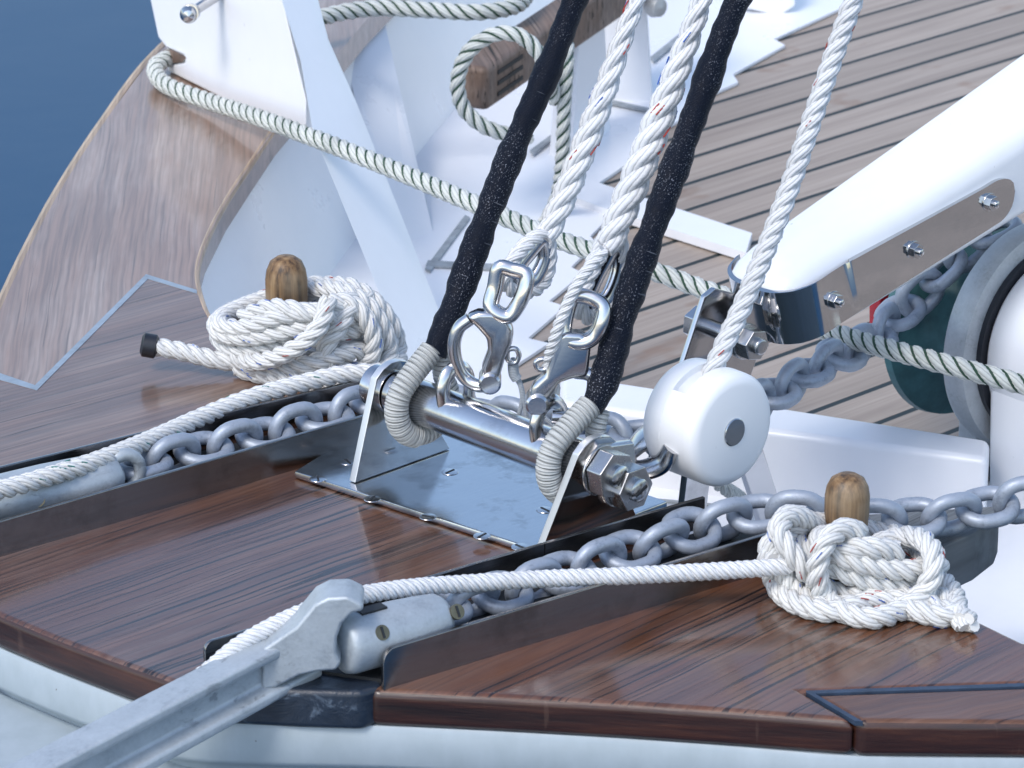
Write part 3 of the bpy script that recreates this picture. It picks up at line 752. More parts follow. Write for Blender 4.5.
# ------------------------------------------------------------------ shackles and spliced halyards between the stays
C1 = TA.lerp(TB, 0.30) + ZU * 0.03 ; C2 = TA.lerp(TB, 0.78) + ZU * 0.03
def loop_tube(name, px, ref, rad, mat, parent, offs=None, closed=True, sides=12, sx=1, sy=1):
    mb = MB(); pts = [PF(p[0], p[1], ref, (p[2] if len(p) > 2 else 0)) for p in px]
    tube(mb, smooth_path(pts, 0.0015, closed), rad, sides, closed, sx=sx, sy=sy); return mb.build(name, mat, parent, angle=70)
def snap(name, label, ref, dx, dy, sgn, lab_body, outline, bail, pivot, ring, link):
    t = thing(name, label, 'snap shackle', ref, 'snap shackles on the crossbar')
    mb = MB(); prism(mb, [PF(x, y, ref, 0.006) for x, y in outline], FH * 0.012); mb.build('body', M['steel'], t, bevel=0.004, seg=4, angle=70)
    loop_tube('bail', bail, ref, 0.0045, M['steel'], t, closed=False)
    mb = MB(); lathe(mb, [(0, 0), (0.0075, 0), (0.0075, 0.015), (0.006, 0.0165), (0, 0.0165)], PF(*pivot, ref, -0.008), -FH, 24); mb.build('pivot', M['steel'], t)
    loop_tube('pull_ring', ring, ref, 0.0018, M['steel'], t)
    loop_tube('swivel_eye', link, ref, 0.0042, M['steel'], t, sx=1.3, sy=1.0)
    return t
snap('snap_shackle', 'left snap shackle standing open-sided on the crossbar beside the black stay', C1, 0, 0, 1, '',
     [(466, 318), (478, 313), (492, 313), (506, 319), (514, 331), (512, 345), (505, 360), (500, 378), (490, 383), (482, 378), (482, 368), (488, 352), (487, 340), (478, 330)],
     [(470, 319), (459, 328), (454, 345), (457, 364), (466, 379), (480, 386, .003), (494, 382, .004)], (490, 376),
     [(508, 350), (516, 349), (519, 356), (515, 363), (508, 360)],
     [(500, 268, -.004), (512, 270, -.003), (526, 275, 0), (524, 292, .003), (516, 308, .003), (508, 316, .003), (497, 313, .002), (491, 305, 0), (495, 288, -.003)])
snap('snap_shackle', 'right snap shackle beside the second black stay, with its swivel eye turned away', C2, 0, 0, 1, '',
     [(553, 338), (565, 333), (580, 334), (592, 340), (590, 358), (588, 378), (572, 380), (560, 384), (551, 398), (544, 407), (534, 406), (529, 397), (533, 386), (545, 376), (550, 362)],
     [(575, 372), (588, 374), (600, 382, .002), (597, 398, .003), (582, 412), (566, 418), (552, 417)], (537, 397),
     [(536, 362), (544, 359), (549, 363), (546, 369), (538, 369)],
     [(574, 297, -.004), (588, 297, -.003), (602, 306, 0), (601, 322, .003), (594, 336, .003), (584, 342, .003), (571, 341, .002), (564, 334, 0), (567, 312, -.003)])
# spliced halyards with thimbles
def halyard(label, up, tl, wrap, ref_y, th, rad0, ref):
    t = thing('spliced_halyard', label, 'rope', PY(*up[-1], ref_y), 'ropes hanging at the bow')
    mb = MB()
    pts = [PY(x, y, ref_y) for x, y in up]
    rope(mb, pts, rad0 * 1.25, pitch=0.05, flecks=(2, 3), fleck_n=14, taper=lambda u: 0.72 + 0.34 * min(1, max(0, (u - 0.12) / 0.45)) - 0.10 * max(0, (u - .8) / .2))
    mb.build('rope', RM(M['rope_clean']), t, angle=70)
    mb = MB(); rope(mb, [PY(x, y, ref_y) for x, y in wrap], rad0 * 0.80, flecks=(2,), fleck_n=5); mb.build('eye_splice', RM(M['rope_clean']), t, angle=70)
    mb = MB(); tube(mb, smooth_path([PY(x, y, ref_y) for x, y in th], 0.0015, True), 0.0042, 12, True, sx=1.0, sy=1.6, ref=(0, -1, 0)); mb.build('thimble', M['steel'], t, angle=70)
halyard('left white halyard with red flecks, spliced round a thimble above the left snap shackle', [(648, -30), (624, 35), (606, 88), (583, 150), (563, 200), (545, 238)], 0,
        [(545, 232), (528, 243), (512, 262), (504, 280), (513, 290), (530, 291), (543, 282), (549, 262), (548, 236)], C1.y,
        [(543, 238), (529, 252), (516, 270), (518, 280), (532, 282), (540, 272), (546, 255)], 0.0070, C1)
halyard('middle white halyard with red and blue flecks, spliced above the right snap shackle', [(712, -30), (690, 35), (668, 95), (645, 155), (625, 205), (606, 250)], 0,
        [(604, 245), (592, 268), (582, 290), (578, 305), (588, 316), (604, 312), (616, 296), (622, 270), (618, 238)], C2.y,
        [(616, 244), (604, 262), (590, 290), (590, 303), (603, 303), (613, 288), (620, 262)], 0.0080, C2)
rope_thing('thin_lanyard', [PF(x, y, C2, o) for x, y, o in [(604, 250, 0), (580, 280, .006), (565, 310, .008), (556, 335, .008), (548, 370, -.004), (556, 392, -.006)]], 0.0042, 'thin white rope passing behind the right snap shackle', 'rope', RM(M['rope_clean']))
# lanyard cords
t = thing('cord_lanyard', 'thin grey cord hanging from the ring of the left snap shackle', 'lanyard', PF(514, 360, C1))
for px in ([(513, 358), (514, 370), (520, 385), (522, 400), (516, 425)], [(514, 370), (521, 386), (524, 402), (528, 425)], [(522, 400), (545, 418), (560, 432)]):
    mb = MB(); tube(mb, smooth_path([PF(x, y, C1, -0.004) for x, y in px], 0.002), 0.0016, 8); mb.build('cord', M['lanyard'], t)
mb = MB(); tube(mb, smooth_path([PF(x, y, C1, -0.004) for x, y in ((513, 364), (514, 374), (517, 379))], 0.001), 0.0036, 10); mb.build('cord_knot', M['lanyard'], t)

# ------------------------------------------------------------------ chains
def link_mesh(d=0.0098, inner=0.0248, width=0.0142):
    mb = MB(); a = inner / 2 + d / 2 - width; pts = []
    Rr = width - 0.0006
    for k in range(13): an = -math.pi/2 + math.pi * k / 12; pts.append(Vector((a + Rr * math.cos(an), Rr * math.sin(an), 0)))
    for k in range(13): an = math.pi/2 + math.pi * k / 12; pts.append(Vector((-a + Rr * math.cos(an), Rr * math.sin(an), 0)))
    tube(mb, pts, d / 2, 14, True, ref=(0, 0, 1)); return mb
LINK = None
def chain(name, label, pts, roll=0.0, pitch=0.0241):
    global LINK
    path, L = resample(smooth_path(pts, 0.003), pitch)
    t = thing(name, label, 'chain', path[0], 'galvanised anchor chains')
    if LINK is None:
        LINK = link_mesh().build('link', M['galv'], angle=80); COL.objects.unlink(LINK)
    for i in range(len(path) - 1):
        a, b = path[i], path[i+1]; d = (b - a).normalized(); c = (a + b) / 2
        o = LINK.copy(); COL.objects.link(o); o.parent = t; o.location = c - t.location
        up = ZU - d * ZU.dot(d); up.normalize(); s = d.cross(up)
        m = Matrix((d, s, up)).transposed()
        ang = roll + (math.pi / 2 if i % 2 else 0) + random.uniform(-0.16, 0.16)
        o.rotation_euler = (m @ Matrix.Rotation(ang, 3, 'X')).to_euler()
    return t
YW = P(982, 492, DZ).y
ends = [(-30, 497, .014), (60, 480, .014), (170, 458, .014), (280, 432, .014), (365, 408, .015), (420, 402, .0), (500, 418, -.01), (590, 436, .0), (640, 436, .01)]
cp = [P(*e) for e in ends]
D0 = depth(cp[-1]); D1 = depth(PY(985, 238, YW + 0.022)) 
mid = [(700, 425), (760, 402), (800, 378), (838, 356), (872, 340), (905, 308), (945, 268), (985, 236), (1010, 226)]
for i, (x, y) in enumerate(mid): cp.append(PD(x, y, D0 + (D1 - D0) * min(1, (i + 1) / 6)))
chain('anchor_chain', 'grey galvanised chain in the far trough, running behind the block up to the windlass', [P(128, 470, .014)] + cp[2:], 0.15)
# (the far trough chain begins at the swivel on the left)
cp2 = [P(*e) for e in [(425, 612, .02), (500, 594, .014), (560, 576, .014), (620, 556, .016), (680, 535, .018), (730, 518, .02), (790, 512, .022), (860, 520, .02), (930, 518, .022), (985, 508, .024), (1040, 496, .03), (1120, 480, .04)]]
chain('anchor_chain', 'grey galvanised chain in the near trough between the anchor and right knot', cp2, 0.35)

# ------------------------------------------------------------------ swivel at the left and anchor at the front
def swivel_left():
    A, B = P(15, 496, .016), P(118, 474, .018)
    t = thing('chain_swivel', 'smooth galvanised swivel joining the far chain at the left edge', 'swivel', A)
    d = (B - A).normalized(); mb = MB(); L = (B - A).length
    lathe(mb, [(0, -0.06), (0.013, -0.055), (0.0155, -0.02), (0.0165, L*0.3), (0.016, L*0.8), (0.013, L*0.97), (0.006, L*1.03), (0, L*1.04)], A, d, 28, ell=(1.0, 1.25)); mb.build('body', M['galv_light'], t, angle=70)
    p = A.lerp(B, 0.25) + (-FH * 0.0185) + ZU * .001; mb = MB(); lathe(mb, [(0, 0), (0.005, 0), (0.005, 0.002), (0, 0.002)], p, (-FH + ZU * .4), 18); mb.build('screw', M['brass'], t)
    mb = MB(); q = d; s = d.cross(ZU).normalized()
    pts = [B + d*(0.012*math.cos(a) + 0.004) + ZU*(0.013*math.sin(a)) for a in [k*math.pi/8 for k in range(16)]]
    tube(mb, pts, 0.0045, 12, True); mb.build('eye', M['galv_light'], t)
swivel_left()

def anchor():
    SA = P(341, 646, 0.024); SB = P(440, 618, 0.024); d = (SB - SA).normalized()
    t = thing('anchor', 'galvanised anchor shank reaching over the bow with swivel on the near chain', 'anchor', SA)
    # shank axis: from the fork down and out over the bow
    S1 = P(322, 640, 0.020); S0 = PF(40, 790, P(120, 720, -0.02), 0.10)
    ax = (S0 - S1).normalized(); side = ax.cross(ZU).normalized(); up = side.cross(ax).normalized()
    if up.z < 0: up = -up
    side = side if side.dot(RT * 0.3 - FH) > 0 else -side
    L = (S0 - S1).length
    hw, hh = 0.011, 0.0165
    prof = [(-hw, hh), (hw, hh), (hw, hh*0.60), (hw*0.15, hh*0.42), (hw*0.15, -hh*0.42), (hw, -hh*0.60), (hw, -hh), (-hw, -hh), (-hw, -hh*0.6), (-hw*0.15, -hh*0.42), (-hw*0.15, hh*0.42), (-hw, hh*0.6)]
    mb = MB(); n = 14; vs = []; fs = []; m = len(prof)
    for i in range(n + 1):
        u = i / n; k = 1.0 + 0.15 * u
        for x, y in prof: vs.append(S1 + ax * (L * 1.15 * u + 0.01) + side * x * k + up * (y * k))
    for i in range(n):
        for k in range(m): fs.append([i*m+k, i*m+(k+1) % m, (i+1)*m+(k+1) % m, (i+1)*m+k])
    fs.append(list(range(m))[::-1]); fs.append([n*m+k for k in range(m)])
    mb.add(vs, fs); mb.build('shank', M['galv_light'], t, bevel=0.0022, seg=3, angle=60)
    # eye head: the jaw that closes round the swivel
    mb = MB()
    jaw = [(262, 650), (296, 627), (314, 605), (328, 598), (348, 597), (362, 604), (364, 611), (352, 614), (342, 624), (337, 638), (336, 652), (341, 664), (336, 671), (318, 672), (300, 676), (276, 688), (262, 690)]
    prism(mb, [PF(x, y, SA, 0.016) for x, y in jaw], FH * 0.029); mb.build('eye_head', M['galv_light'], t, bevel=0.0055, seg=4, angle=70)
    mb = MB(); rr = 0.0185; L2 = (SB - SA).length
    lathe(mb, [(0, -0.001), (rr*0.8, -0.001), (rr*0.94, 0.001), (rr, 0.005), (rr, L2*0.55), (rr*0.93, L2*0.8), (rr*0.86, L2*0.97), (rr*0.7, L2*1.03), (0, L2*1.04)], SA, d, 36)
    sw = mb.build('swivel', M['galv_light'], t, angle=60)
    for px, py in ((360, 639), (436, 617)):
        f_ = (P(px, py, 0.02) - SA).dot(d)
        n_ = (-FH - d * (-FH).dot(d) + ZU * 0.5).normalized(); q = SA + d * f_ + n_ * (rr * (0.98 if px < 400 else 0.84))
        mb = MB(); lathe(mb, [(0, -.002), (0.0048, -.002), (0.0048, 0.0006), (0, 0.0008)], q, n_, 20); s = mb.build('screw', M['brass'], sw)
        mb = MB(); obox(mb, q + n_ * 0.0009, d * 0.0008, n_.cross(d) * 0.0036, n_ * 0.0003); mb.build('slot', M['dark'], s)
    # dark gap plate between swivel cheeks
    mb = MB(); n2 = ZU; q = SA + d * 0.022 + ZU * (rr * 0.93)
    obox(mb, q, d * 0.009, d.cross(ZU).normalized() * 0.004, ZU * 0.0022); mb.build('slot', M['dark'], sw)
anchor()

# ------------------------------------------------------------------ pins and rope knots
def pin(label, px, pytop, pybase, w):
    b = P(px, pybase); s = w / 2 / (FOC / depth(b)); H = (pybase - pytop) / (FOC / depth(b)) / math.cos(PITCH)
    t = thing('belaying_pin', label, 'belaying pin', b, 'wooden belaying pins')
    mb = MB(); r = s
    lathe(mb, [(0, -0.05), (r*0.7, -0.05), (r*0.75, 0), (r*0.86, H*0.3), (r, H*0.62), (r*1.0, H*0.78), (r*0.93, H*0.87), (r*0.76, H*0.945), (r*0.45, H*0.988), (0, H)], b, ZU, 36)
    mb.build('handle', M['pin'], t, angle=80)
    mb = MB(); lathe(mb, [(0, 0.0005), (r*1.15, 0.0005), (r*1.15, 0.006), (r*0.9, 0.008), (0, 0.008)], b, ZU, 30); mb.build('collar', M['pin'], t)
    return b
B1 = pin('wooden pin with rounded top standing in the left rope knot', 288, 257, 362, 42)
B2 = pin('wooden pin with rounded top standing in the right rope knot', 845, 473, 572, 45)
def kn(ref, rad):
    def f(p):
        q = PF(p[0], p[1], ref, p[2])
        if q.z < rad * 0.95: q = P(p[0], p[1], rad * 0.95)
        return q
    return f
def knot(name, label, ref, rad, strands, group):
    f = kn(ref, rad); mb = MB()
    for pts, kw in strands: rope(mb, [f(p) for p in pts], rad * kw.pop('k', 1.0), **kw)
    return mb
r1 = 0.0071
t = thing('coiled_rope', 'white rope belayed in a wide knot around the left wooden pin, black whipped end', 'rope', P(270, 380), 'rope knots on the pins')
k1 = [
 # lower and back turns around the pin
 ([(152, 346, .02), (185, 352, .024), (222, 361, .03), (262, 362, .03), (310, 356, .03), (356, 345, .022), (382, 330, 0.0), (378, 306, -.02), (345, 292, -.03), (300, 298, -.034), (258, 306, -.024), (228, 322, -.008), (219, 338, .012), (238, 350, .034),
   (275, 346, .042), (315, 338, .044), (352, 330, .032), (378, 322, .01), (370, 300, -.018), (330, 288, -.03), (280, 296, -.03), (240, 308, -.012), (217, 322, .01), (222, 334, .03),
   (250, 337, .044), (290, 330, .05), (330, 322, .044), (362, 312, .022), (366, 296, 0.0), (338, 286, -.02), (300, 286, -.026), (262, 300, -.016), (226, 315, .008), (222, 326, .03), (248, 327, .044),
   (280, 316, .050), (312, 312, .048), (340, 306, .036), (352, 298, .02)], dict(flecks=(2, 3), fleck_n=45)),
 ([(243, 318, .036), (268, 308, .044), (296, 310, .050), (322, 316, .048), (350, 318, .030), (372, 325, .012)], dict(flecks=(2, 3), fleck_n=8)),
 # outer hanging turns at the right side
 ([(300, 298, -.03), (318, 290, -.01), (345, 292, .012), (368, 306, .022), (384, 330, .024), (390, 352, .022), (384, 372, .020), (362, 382, .020), (330, 384, .024), (290, 380, .03), (250, 372, .034), (236, 366, .03)], dict(flecks=(2, 3), fleck_n=16)),
 ([(320, 288, -.02), (348, 286, -.004), (375, 302, .004), (392, 326, .006), (398, 350, .004), (394, 374, .006), (372, 386, .008)], dict(flecks=(2,), fleck_n=8)),
 ([(330, 302, .036), (352, 304, .034), (368, 322, .036), (374, 346, .036), (364, 366, .034), (340, 374, .034), (306, 372, .04), (270, 378, .04)], dict(flecks=(3,), fleck_n=10)),
 ([(328, 300, .05), (322, 322, .062), (304, 342, .066), (280, 356, .062), (255, 362, .05), (240, 356, .03)], dict(flecks=(2, 3), fleck_n=8)),
 ([(350, 306, .036), (340, 326, .046), (326, 346, .05), (330, 362, .048), (352, 372, .036)], dict(flecks=(2,), fleck_n=5)),
 ([(232, 350, .03), (250, 366, .042), (290, 368, .05), (322, 360, .052), (350, 352, .04), (372, 350, .02)], dict(flecks=(3,), fleck_n=8)),
]
mb = knot('', '', B1, r1, k1, ''); mb.build('turns', RM(M['rope']), t, angle=70)
f1 = kn(B1, r1)
mb = MB(); a = f1((141, 344, .02)); b_ = f1((158, 347, .02)); tube(mb, [a, a.lerp(b_, .15), a.lerp(b_, .85), b_], lambda u: 0.0088 if 0.1 < u < 0.95 else 0.006, 16); mb.build('whipping', M['black'], t)
rope_thing('mooring_line', [P(*p) for p in [(395, 372, .03), (345, 374, .03), (300, 384, .028), (250, 398, .026), (200, 418, .024), (150, 440, .026), (100, 460, .032), (50, 476, .034), (0, 490, .036), (-50, 500, .04)]], 0.0068,
           'white rope with teal flecks lying over the far trough to the left edge', 'rope', RM(M['rope']), pitch=0.03, flecks=(4, 4), fleck_n=26)
r2 = 0.0074
def U(u, v, d): return (624 + u / 2.56, 468 + v / 2.56, d)
t = thing('coiled_rope', 'white rope belayed in a round knot around the right wooden pin', 'rope', P(850, 600), 'rope knots on the pins')
k2 = [
 ([U(372, 260, .03), U(368, 210, .03), U(400, 175, .02), U(470, 150, -.006), U(560, 140, -.026), U(650, 165, -.03), U(730, 180, -.012), U(790, 215, .006), U(805, 270, .022), U(770, 300, .036), U(690, 300, .05), U(600, 280, .054), U(520, 245, .05), U(470, 215, .036), U(440, 180, .01),
   U(500, 165, -.02), U(590, 160, -.03), U(680, 180, -.02), U(750, 205, .01), U(775, 245, .032), U(740, 262, .05), U(660, 255, .056), U(580, 235, .058), U(520, 205, .05), U(500, 180, .03), U(540, 170, .01)], dict(flecks=(2, 3), fleck_n=24)),
 # large ring in front
 ([U(560, 175, .035), U(600, 168, .045), U(575, 155, .05), U(535, 170, .06), U(505, 210, .066), U(495, 270, .066), U(515, 330, .062), U(570, 372, .056), U(640, 384, .055), U(710, 362, .06), U(765, 318, .064), U(792, 262, .062), U(785, 205, .05), U(745, 178, .03), U(700, 180, .02), U(650, 195, .03)], dict(flecks=(2, 3), fleck_n=16)),
 # left falling turns
 ([U(500, 160, .0), U(455, 128, .02), U(415, 125, .034), U(395, 160, .044), U(420, 205, .052), U(455, 250, .054), U(490, 290, .05), U(540, 320, .046), U(620, 335, .046), U(700, 330, .042), U(760, 345, .03), U(820, 365, .02), U(872, 385, .016), U(884, 400, .016)], dict(flecks=(2, 3), fleck_n=18)),
 ([U(520, 150, -.006), U(470, 140, .01), U(400, 185, .03), U(378, 235, .036), U(385, 290, .034), U(420, 335, .03), U(480, 360, .032), U(540, 368, .034), U(600, 350, .04), U(660, 340, .036), U(740, 340, .03), U(800, 330, .02), U(850, 360, .012), U(868, 395, .012)], dict(flecks=(2, 3), fleck_n=18)),
 ([U(395, 225, .044), U(415, 280, .046), U(450, 325, .042), U(510, 350, .038), U(590, 352, .036)], dict(flecks=(3,), fleck_n=6)),
 ([U(700, 215, .046), U(640, 205, .056), U(570, 208, .056), U(525, 235, .05), U(510, 270, .04)], dict(flecks=(3,), fleck_n=5)),
 ([U(760, 290, .03), U(810, 290, .016), U(840, 320, .01), U(850, 350, .008), U(830, 380, .012), U(770, 372, .016), U(700, 350, .02)], dict(flecks=(3,), fleck_n=5)),
]
mb = knot('', '', B2, r2, k2, ''); mb.build('turns', RM(M['rope']), t, angle=70)
rope_thing('hauling_line', [P(*p) for p in [(790, 566, .026), (765, 568, .026), (700, 572, .026), (620, 576, .028), (540, 579, .030), (460, 584, .034), (400, 589, .04), (340, 600, .044), (290, 618, .038), (240, 645, .028), (212, 668, .018), (190, 685, .006), (165, 707, -.015), (140, 735, -.03)]], 0.0058,
           'taut thin white rope from the right knot to the bow behind the anchor', 'rope', RM(M['rope_clean']), pitch=0.016)

# ------------------------------------------------------------------ long green flecked line crossing the picture
gl = [PD(1090, 408, 2.97), PD(1024, 385, 2.98), PD(960, 368, 2.99), PD(900, 352, 3.02), PD(860, 341, 3.05), PD(825, 330, 3.08), PD(770, 312, 3.13), PD(700, 288, 3.17)]
gl += [P(*p) for p in [(640, 266, .018), (560, 240, .02), (480, 206, .025), (400, 172, .028), (330, 144, .028), (260, 118, .022), (205, 100, .013), (172, 88, .011), (158, 78, .011), (156, 66, .014), (172, 56, .014)]]
rope_thing('docking_line', gl, 0.0078, 'long cream rope with green diagonal yarn stretched from the white post to the right edge', 'rope', [M['rope_grey'], M['green']], tracer=1, pitch=0.036, strand=0.54)
# ------------------------------------------------------------------ white post upper left
t = thing('mooring_post', 'white painted upright plate and sloping leg at the top left', 'post', P(250, 120))
mb = MB(); z0 = 0.0
def PP(px, py, a, b, c):
    nn = (b - a).cross(c - a); d_ = ray(px, py); return CAM + d_ * ((a - CAM).dot(nn) / d_.dot(nn))
PA = P(168, 72, 0.001); PB = P(272, 124, 0.001); PL = (PA, PB, PA + ZU)
prism(mb, [PP(x, y, *PL) for x, y in [(140, -60), (150, 0), (158, 38), (166, 48), (184, 56), (185, 62), (167, 66), (168, 72), (220, 98), (272, 124), (306, 138), (306, 100), (268, -60)]], FH * 0.03 + RT * 0.006)
mb.build('plate', M['white'], t, bevel=0.004, seg=3)
mb = MB()
A3 = (P(408, 372, DZ + 0.005), P(438, 345, DZ + 0.005), PP(300, 60, *PL) - FH * 0.045)
prism(mb, [PP(x, y, *A3) for x, y in [(262, -60), (300, 60), (312, 130), (400, 345), (410, 376), (440, 350), (345, 110), (318, 50), (290, -60)]], FH * 0.03 + RT * 0.008)
mb.build('leg', M['white'], t, bevel=0.004, seg=3)
mb = MB(); r_ = P(215, 100, 0.0); tube(mb, [PF(192, 12, r_, 0.035), PF(220, -6, r_, 0.004)], 0.0045, 14); tube(mb, [PF(192, 12, r_, 0.035)+Vector((0,0,0)), PF(190, 13, r_, 0.042)], 0.0075, 16)
lathe(mb, [(0.0, -0.008), (0.005, -0.0065), (0.0078, -0.002), (0.0078, 0.002), (0.005, 0.0065), (0, 0.008)], PF(189, 14, r_, 0.04), -FH, 20)
mb.build('pin', M['steel'], t)
mb = MB(); prism(mb, [PP(x, y, *PL) - FH * 0.001 for x, y in [(163, 50), (172, 50), (186, 57), (183, 62), (170, 63), (163, 60)]], FH * 0.002); mb.build('chip', M['timber'], t)
# rope along the top
rope_thing('mooring_line', [P(*p) for p in [(296, 24, .03), (320, 18, .03), (345, 12, .03), (380, 8, .03), (430, 10, .03), (480, 12, .03), (515, 6, .03), (530, -10, .03)]], 0.0080, 'cream rope lying over the rail at the top edge', 'rope', [M['rope_grey'], M['green']], tracer=1, pitch=0.036)
# wooden timber with loops
ca, cb_ = P(470, 88, -0.01), P(660, -40, -0.01)
d = (cb_ - ca).normalized(); s_ = d.cross(ZU).normalized()
t = thing('mooring_cleat', 'old wooden cleat arm with grooved end and rope loop at the top', 'cleat', ca)
mb = MB(); obox(mb, (ca + cb_) / 2, d * (cb_ - ca).length / 2, s_ * 0.017, ZU * 0.020); mb.build('arm', M['timber'], t, bevel=0.006, seg=3)
for k in range(3):
    mb = MB(); q = ca + d * 0.05 + s_ * 0.0172 + ZU * (0.010 - 0.010 * k); q2 = ca + d * 0.05 - s_ * 0.0172 + ZU * (0.010 - 0.010 * k)
    obox(mb, q, d * 0.028, s_ * 0.0008, ZU * 0.0018); obox(mb, q2, d * 0.028, s_ * 0.0008, ZU * 0.0018); mb.build('groove', M['dark'], t)
mb = MB(); q = ca + d * 0.26; prism(mb, [q + s_*0.012 - d*0.03, q + s_*0.012 + d*0.03, q + s_*0.012 + d*0.05 + ZU*(DZ + 0.01), q + s_*0.012 - d*0.05 + ZU*(DZ + 0.01)], -s_ * 0.024); mb.build('support', M['white'], t, bevel=0.003)
rf = P(500, 90, -0.01)
rope_thing('mooring_line', [PF(*p) for p in [(530, 138, rf, .0), (505, 134, rf, .01), (480, 124, rf, .018), (462, 105, rf, .02), (458, 78, rf, .024), (470, 50, rf, .028), (495, 34, rf, .028), (520, 36, rf, .03), (540, 55, rf, .03), (548, 78, rf, .03), (556, 100, rf, .01)]], 0.0072, 'cream rope looped over the end of the wooden cleat', 'rope', [M['rope_grey'], M['green']], tracer=1, pitch=0.038)
rope_thing('mooring_line', [PF(*p) for p in [(566, 20, rf, -.02), (567, 60, rf, .01), (564, 110, rf, .01), (562, 160, rf, .0), (556, 200, rf, -.02), (540, 232, rf, .0)]], 0.0068, 'cream rope hanging straight down behind the left black stay', 'rope', [M['rope_grey'], M['green']], tracer=1, pitch=0.038)
# white brackets beyond
t = thing('deck_bracket', 'white painted bracket on deck between the two halyards', 'bracket', P(630, 105, DZ))
mb = MB(); q = P(630, 105, DZ); prism(mb, [PF(x, y, q) for x, y in [(590, 98), (654, 111), (644, -40), (600, -40)]], FH * 0.04); mb.build('web', M['white'], t, bevel=0.003)
mb = MB(); lathe(mb, [(0, 0), (0.009, 0), (0.011, .006), (0.009, .014), (0, .016)], PF(650, 5, q, 0.02), (RT - FH).normalized(), 20); mb.build('knob', M['cast'], t)
t = thing('deck_bracket', 'small white bracket foot at the top edge beside the teak planks', 'bracket', P(770, 17, DZ))
mb = MB(); q = P(770, 17, DZ); prism(mb, [PF(x, y, q) for x, y in [(742, 8), (780, 17), (796, 6), (790, -40), (742, -40)]], FH * 0.04); mb.build('foot', M['white'], t, bevel=0.003)

# ------------------------------------------------------------------ white spar with stainless strap
YB = P(745, 503, DZ).y - 0.11
def spar():
    yn = YB - 0.035; E = PY(810, 312, yn); F_ = PY(1180, 66, yn)
    t = thing('spar', 'thick white painted spar with a stainless strap bolted round its end', 'spar', E)
    d = (F_ - E).normalized(); s = Vector((0, -1, 0)); s = (s - d * s.dot(d)).normalized(); u = s.cross(d).normalized()
    if u.z < 0: u = -u
    L = (F_ - E).length
    W, H = 0.035, 0.031
    E0 = E - s * W - d * 0.016
    def sec(c, w, h, r, n=6):
        out = []
        for sx, sy, a0 in ((1, 1, 0), (-1, 1, 90), (-1, -1, 180), (1, -1, 270)):
            for k in range(n + 1):
                an = R(a0 + 90 * k / n); out.append(c + s * (sx * (w - r) + math.cos(an) * r) + u * (sy * (h - r) + math.sin(an) * r))
        return out
    mb = MB(); secs = []
    prof = [(0.0, 0.74, 0.70), (0.004, 0.86, 0.82), (0.012, 0.95, 0.92), (0.03, 1.0, 1.0)] + [(0.03 + k * 0.05, 1 + k * 0.05, 1 + k * 0.045) for k in range(1, 12)]
    for x, kw, kh in prof: secs.append(sec(E0 + d * x, W * kw, H * kh, 0.016 * kw))
    m = len(secs[0]); vs = [v for q in secs for v in q]; fs = []
    for i in range(len(secs) - 1):
        for k in range(m): fs.append([i*m+k, i*m+(k+1) % m, (i+1)*m+(k+1) % m, (i+1)*m+k])
    fs.append(list(range(m))[::-1]); fs.append([(len(secs)-1)*m + k for k in range(m)])
    mb.add(vs, fs); mb.build('beam', M['spar_white'], t, angle=50)
    # strap: front wrap and near side plate
    mb = MB(); path = []
    hs = 0.0215
    c = E0 + u * 0.000
    pts = [c + d*0.02 - s*(W + 0.0035), c + d*0.006 - s*(W*0.93), c - d*0.0035 - s*W*0.55, c - d*0.005, c - d*0.0035 + s*W*0.55, c + d*0.006 + s*(W*0.93), c + d*0.02 + s*(W + 0.0035)]
    for k in range(1, 12): pts.append(c + d*(0.02 + 0.018*k) + s*(W*(1 + (0.018*k - .01)*0.95) + 0.0035))
    pts = smooth_path(pts, 0.003); n = len(pts); vs = []; fs = []
    LL = (pts[-1] - c).dot(d)
    for i, p in enumerate(pts):
        x = (p - c).dot(d); k = 1.0
        if x > LL - 0.02: k = math.sqrt(max(0.02, 1 - ((x - LL + 0.02) / 0.0205) ** 2))
        up_ = hs * k; lo = hs * k * 0.96
        if x > 0.05: up_ *= 0.98 - 0.4 * min(1, (x - .05) / .14)
        nn = s if i > n * 0.45 else -d
        for q in (p + u*up_, p - u*lo, p - u*lo - nn*0.004, p + u*up_ - nn*0.004): vs.append(q)
    for i in range(n - 1):
        for k in range(4): fs.append([i*4+k, i*4+(k+1) % 4, (i+1)*4+(k+1) % 4, (i+1)*4+k])
    fs.append([0, 1, 2, 3]); fs.append([(n-1)*4+k for k in (3, 2, 1, 0)])
    mb.add(vs, fs); st = mb.build('strap', M['mirror'], t, angle=30)
    for x in (0.036, 0.115, 0.192):
        mb = MB(); q = c + d * x + s * (W * (1 + (x-.03)*0.95) + 0.003)
        lathe(mb, [(0, 0), (0.0068, 0), (0.0068, 0.0015), (0, 0.0015)], q, s, 18); hexa(mb, q + s*0.001, s, 0.0056, 0.005, x * 9); lathe(mb, [(0, 0.005), (0.0028, 0.005), (0.0026, 0.009), (0, 0.0095)], q, s, 14)
        mb.build('bolt', M['steel'], st, bevel=0.0005)
spar()
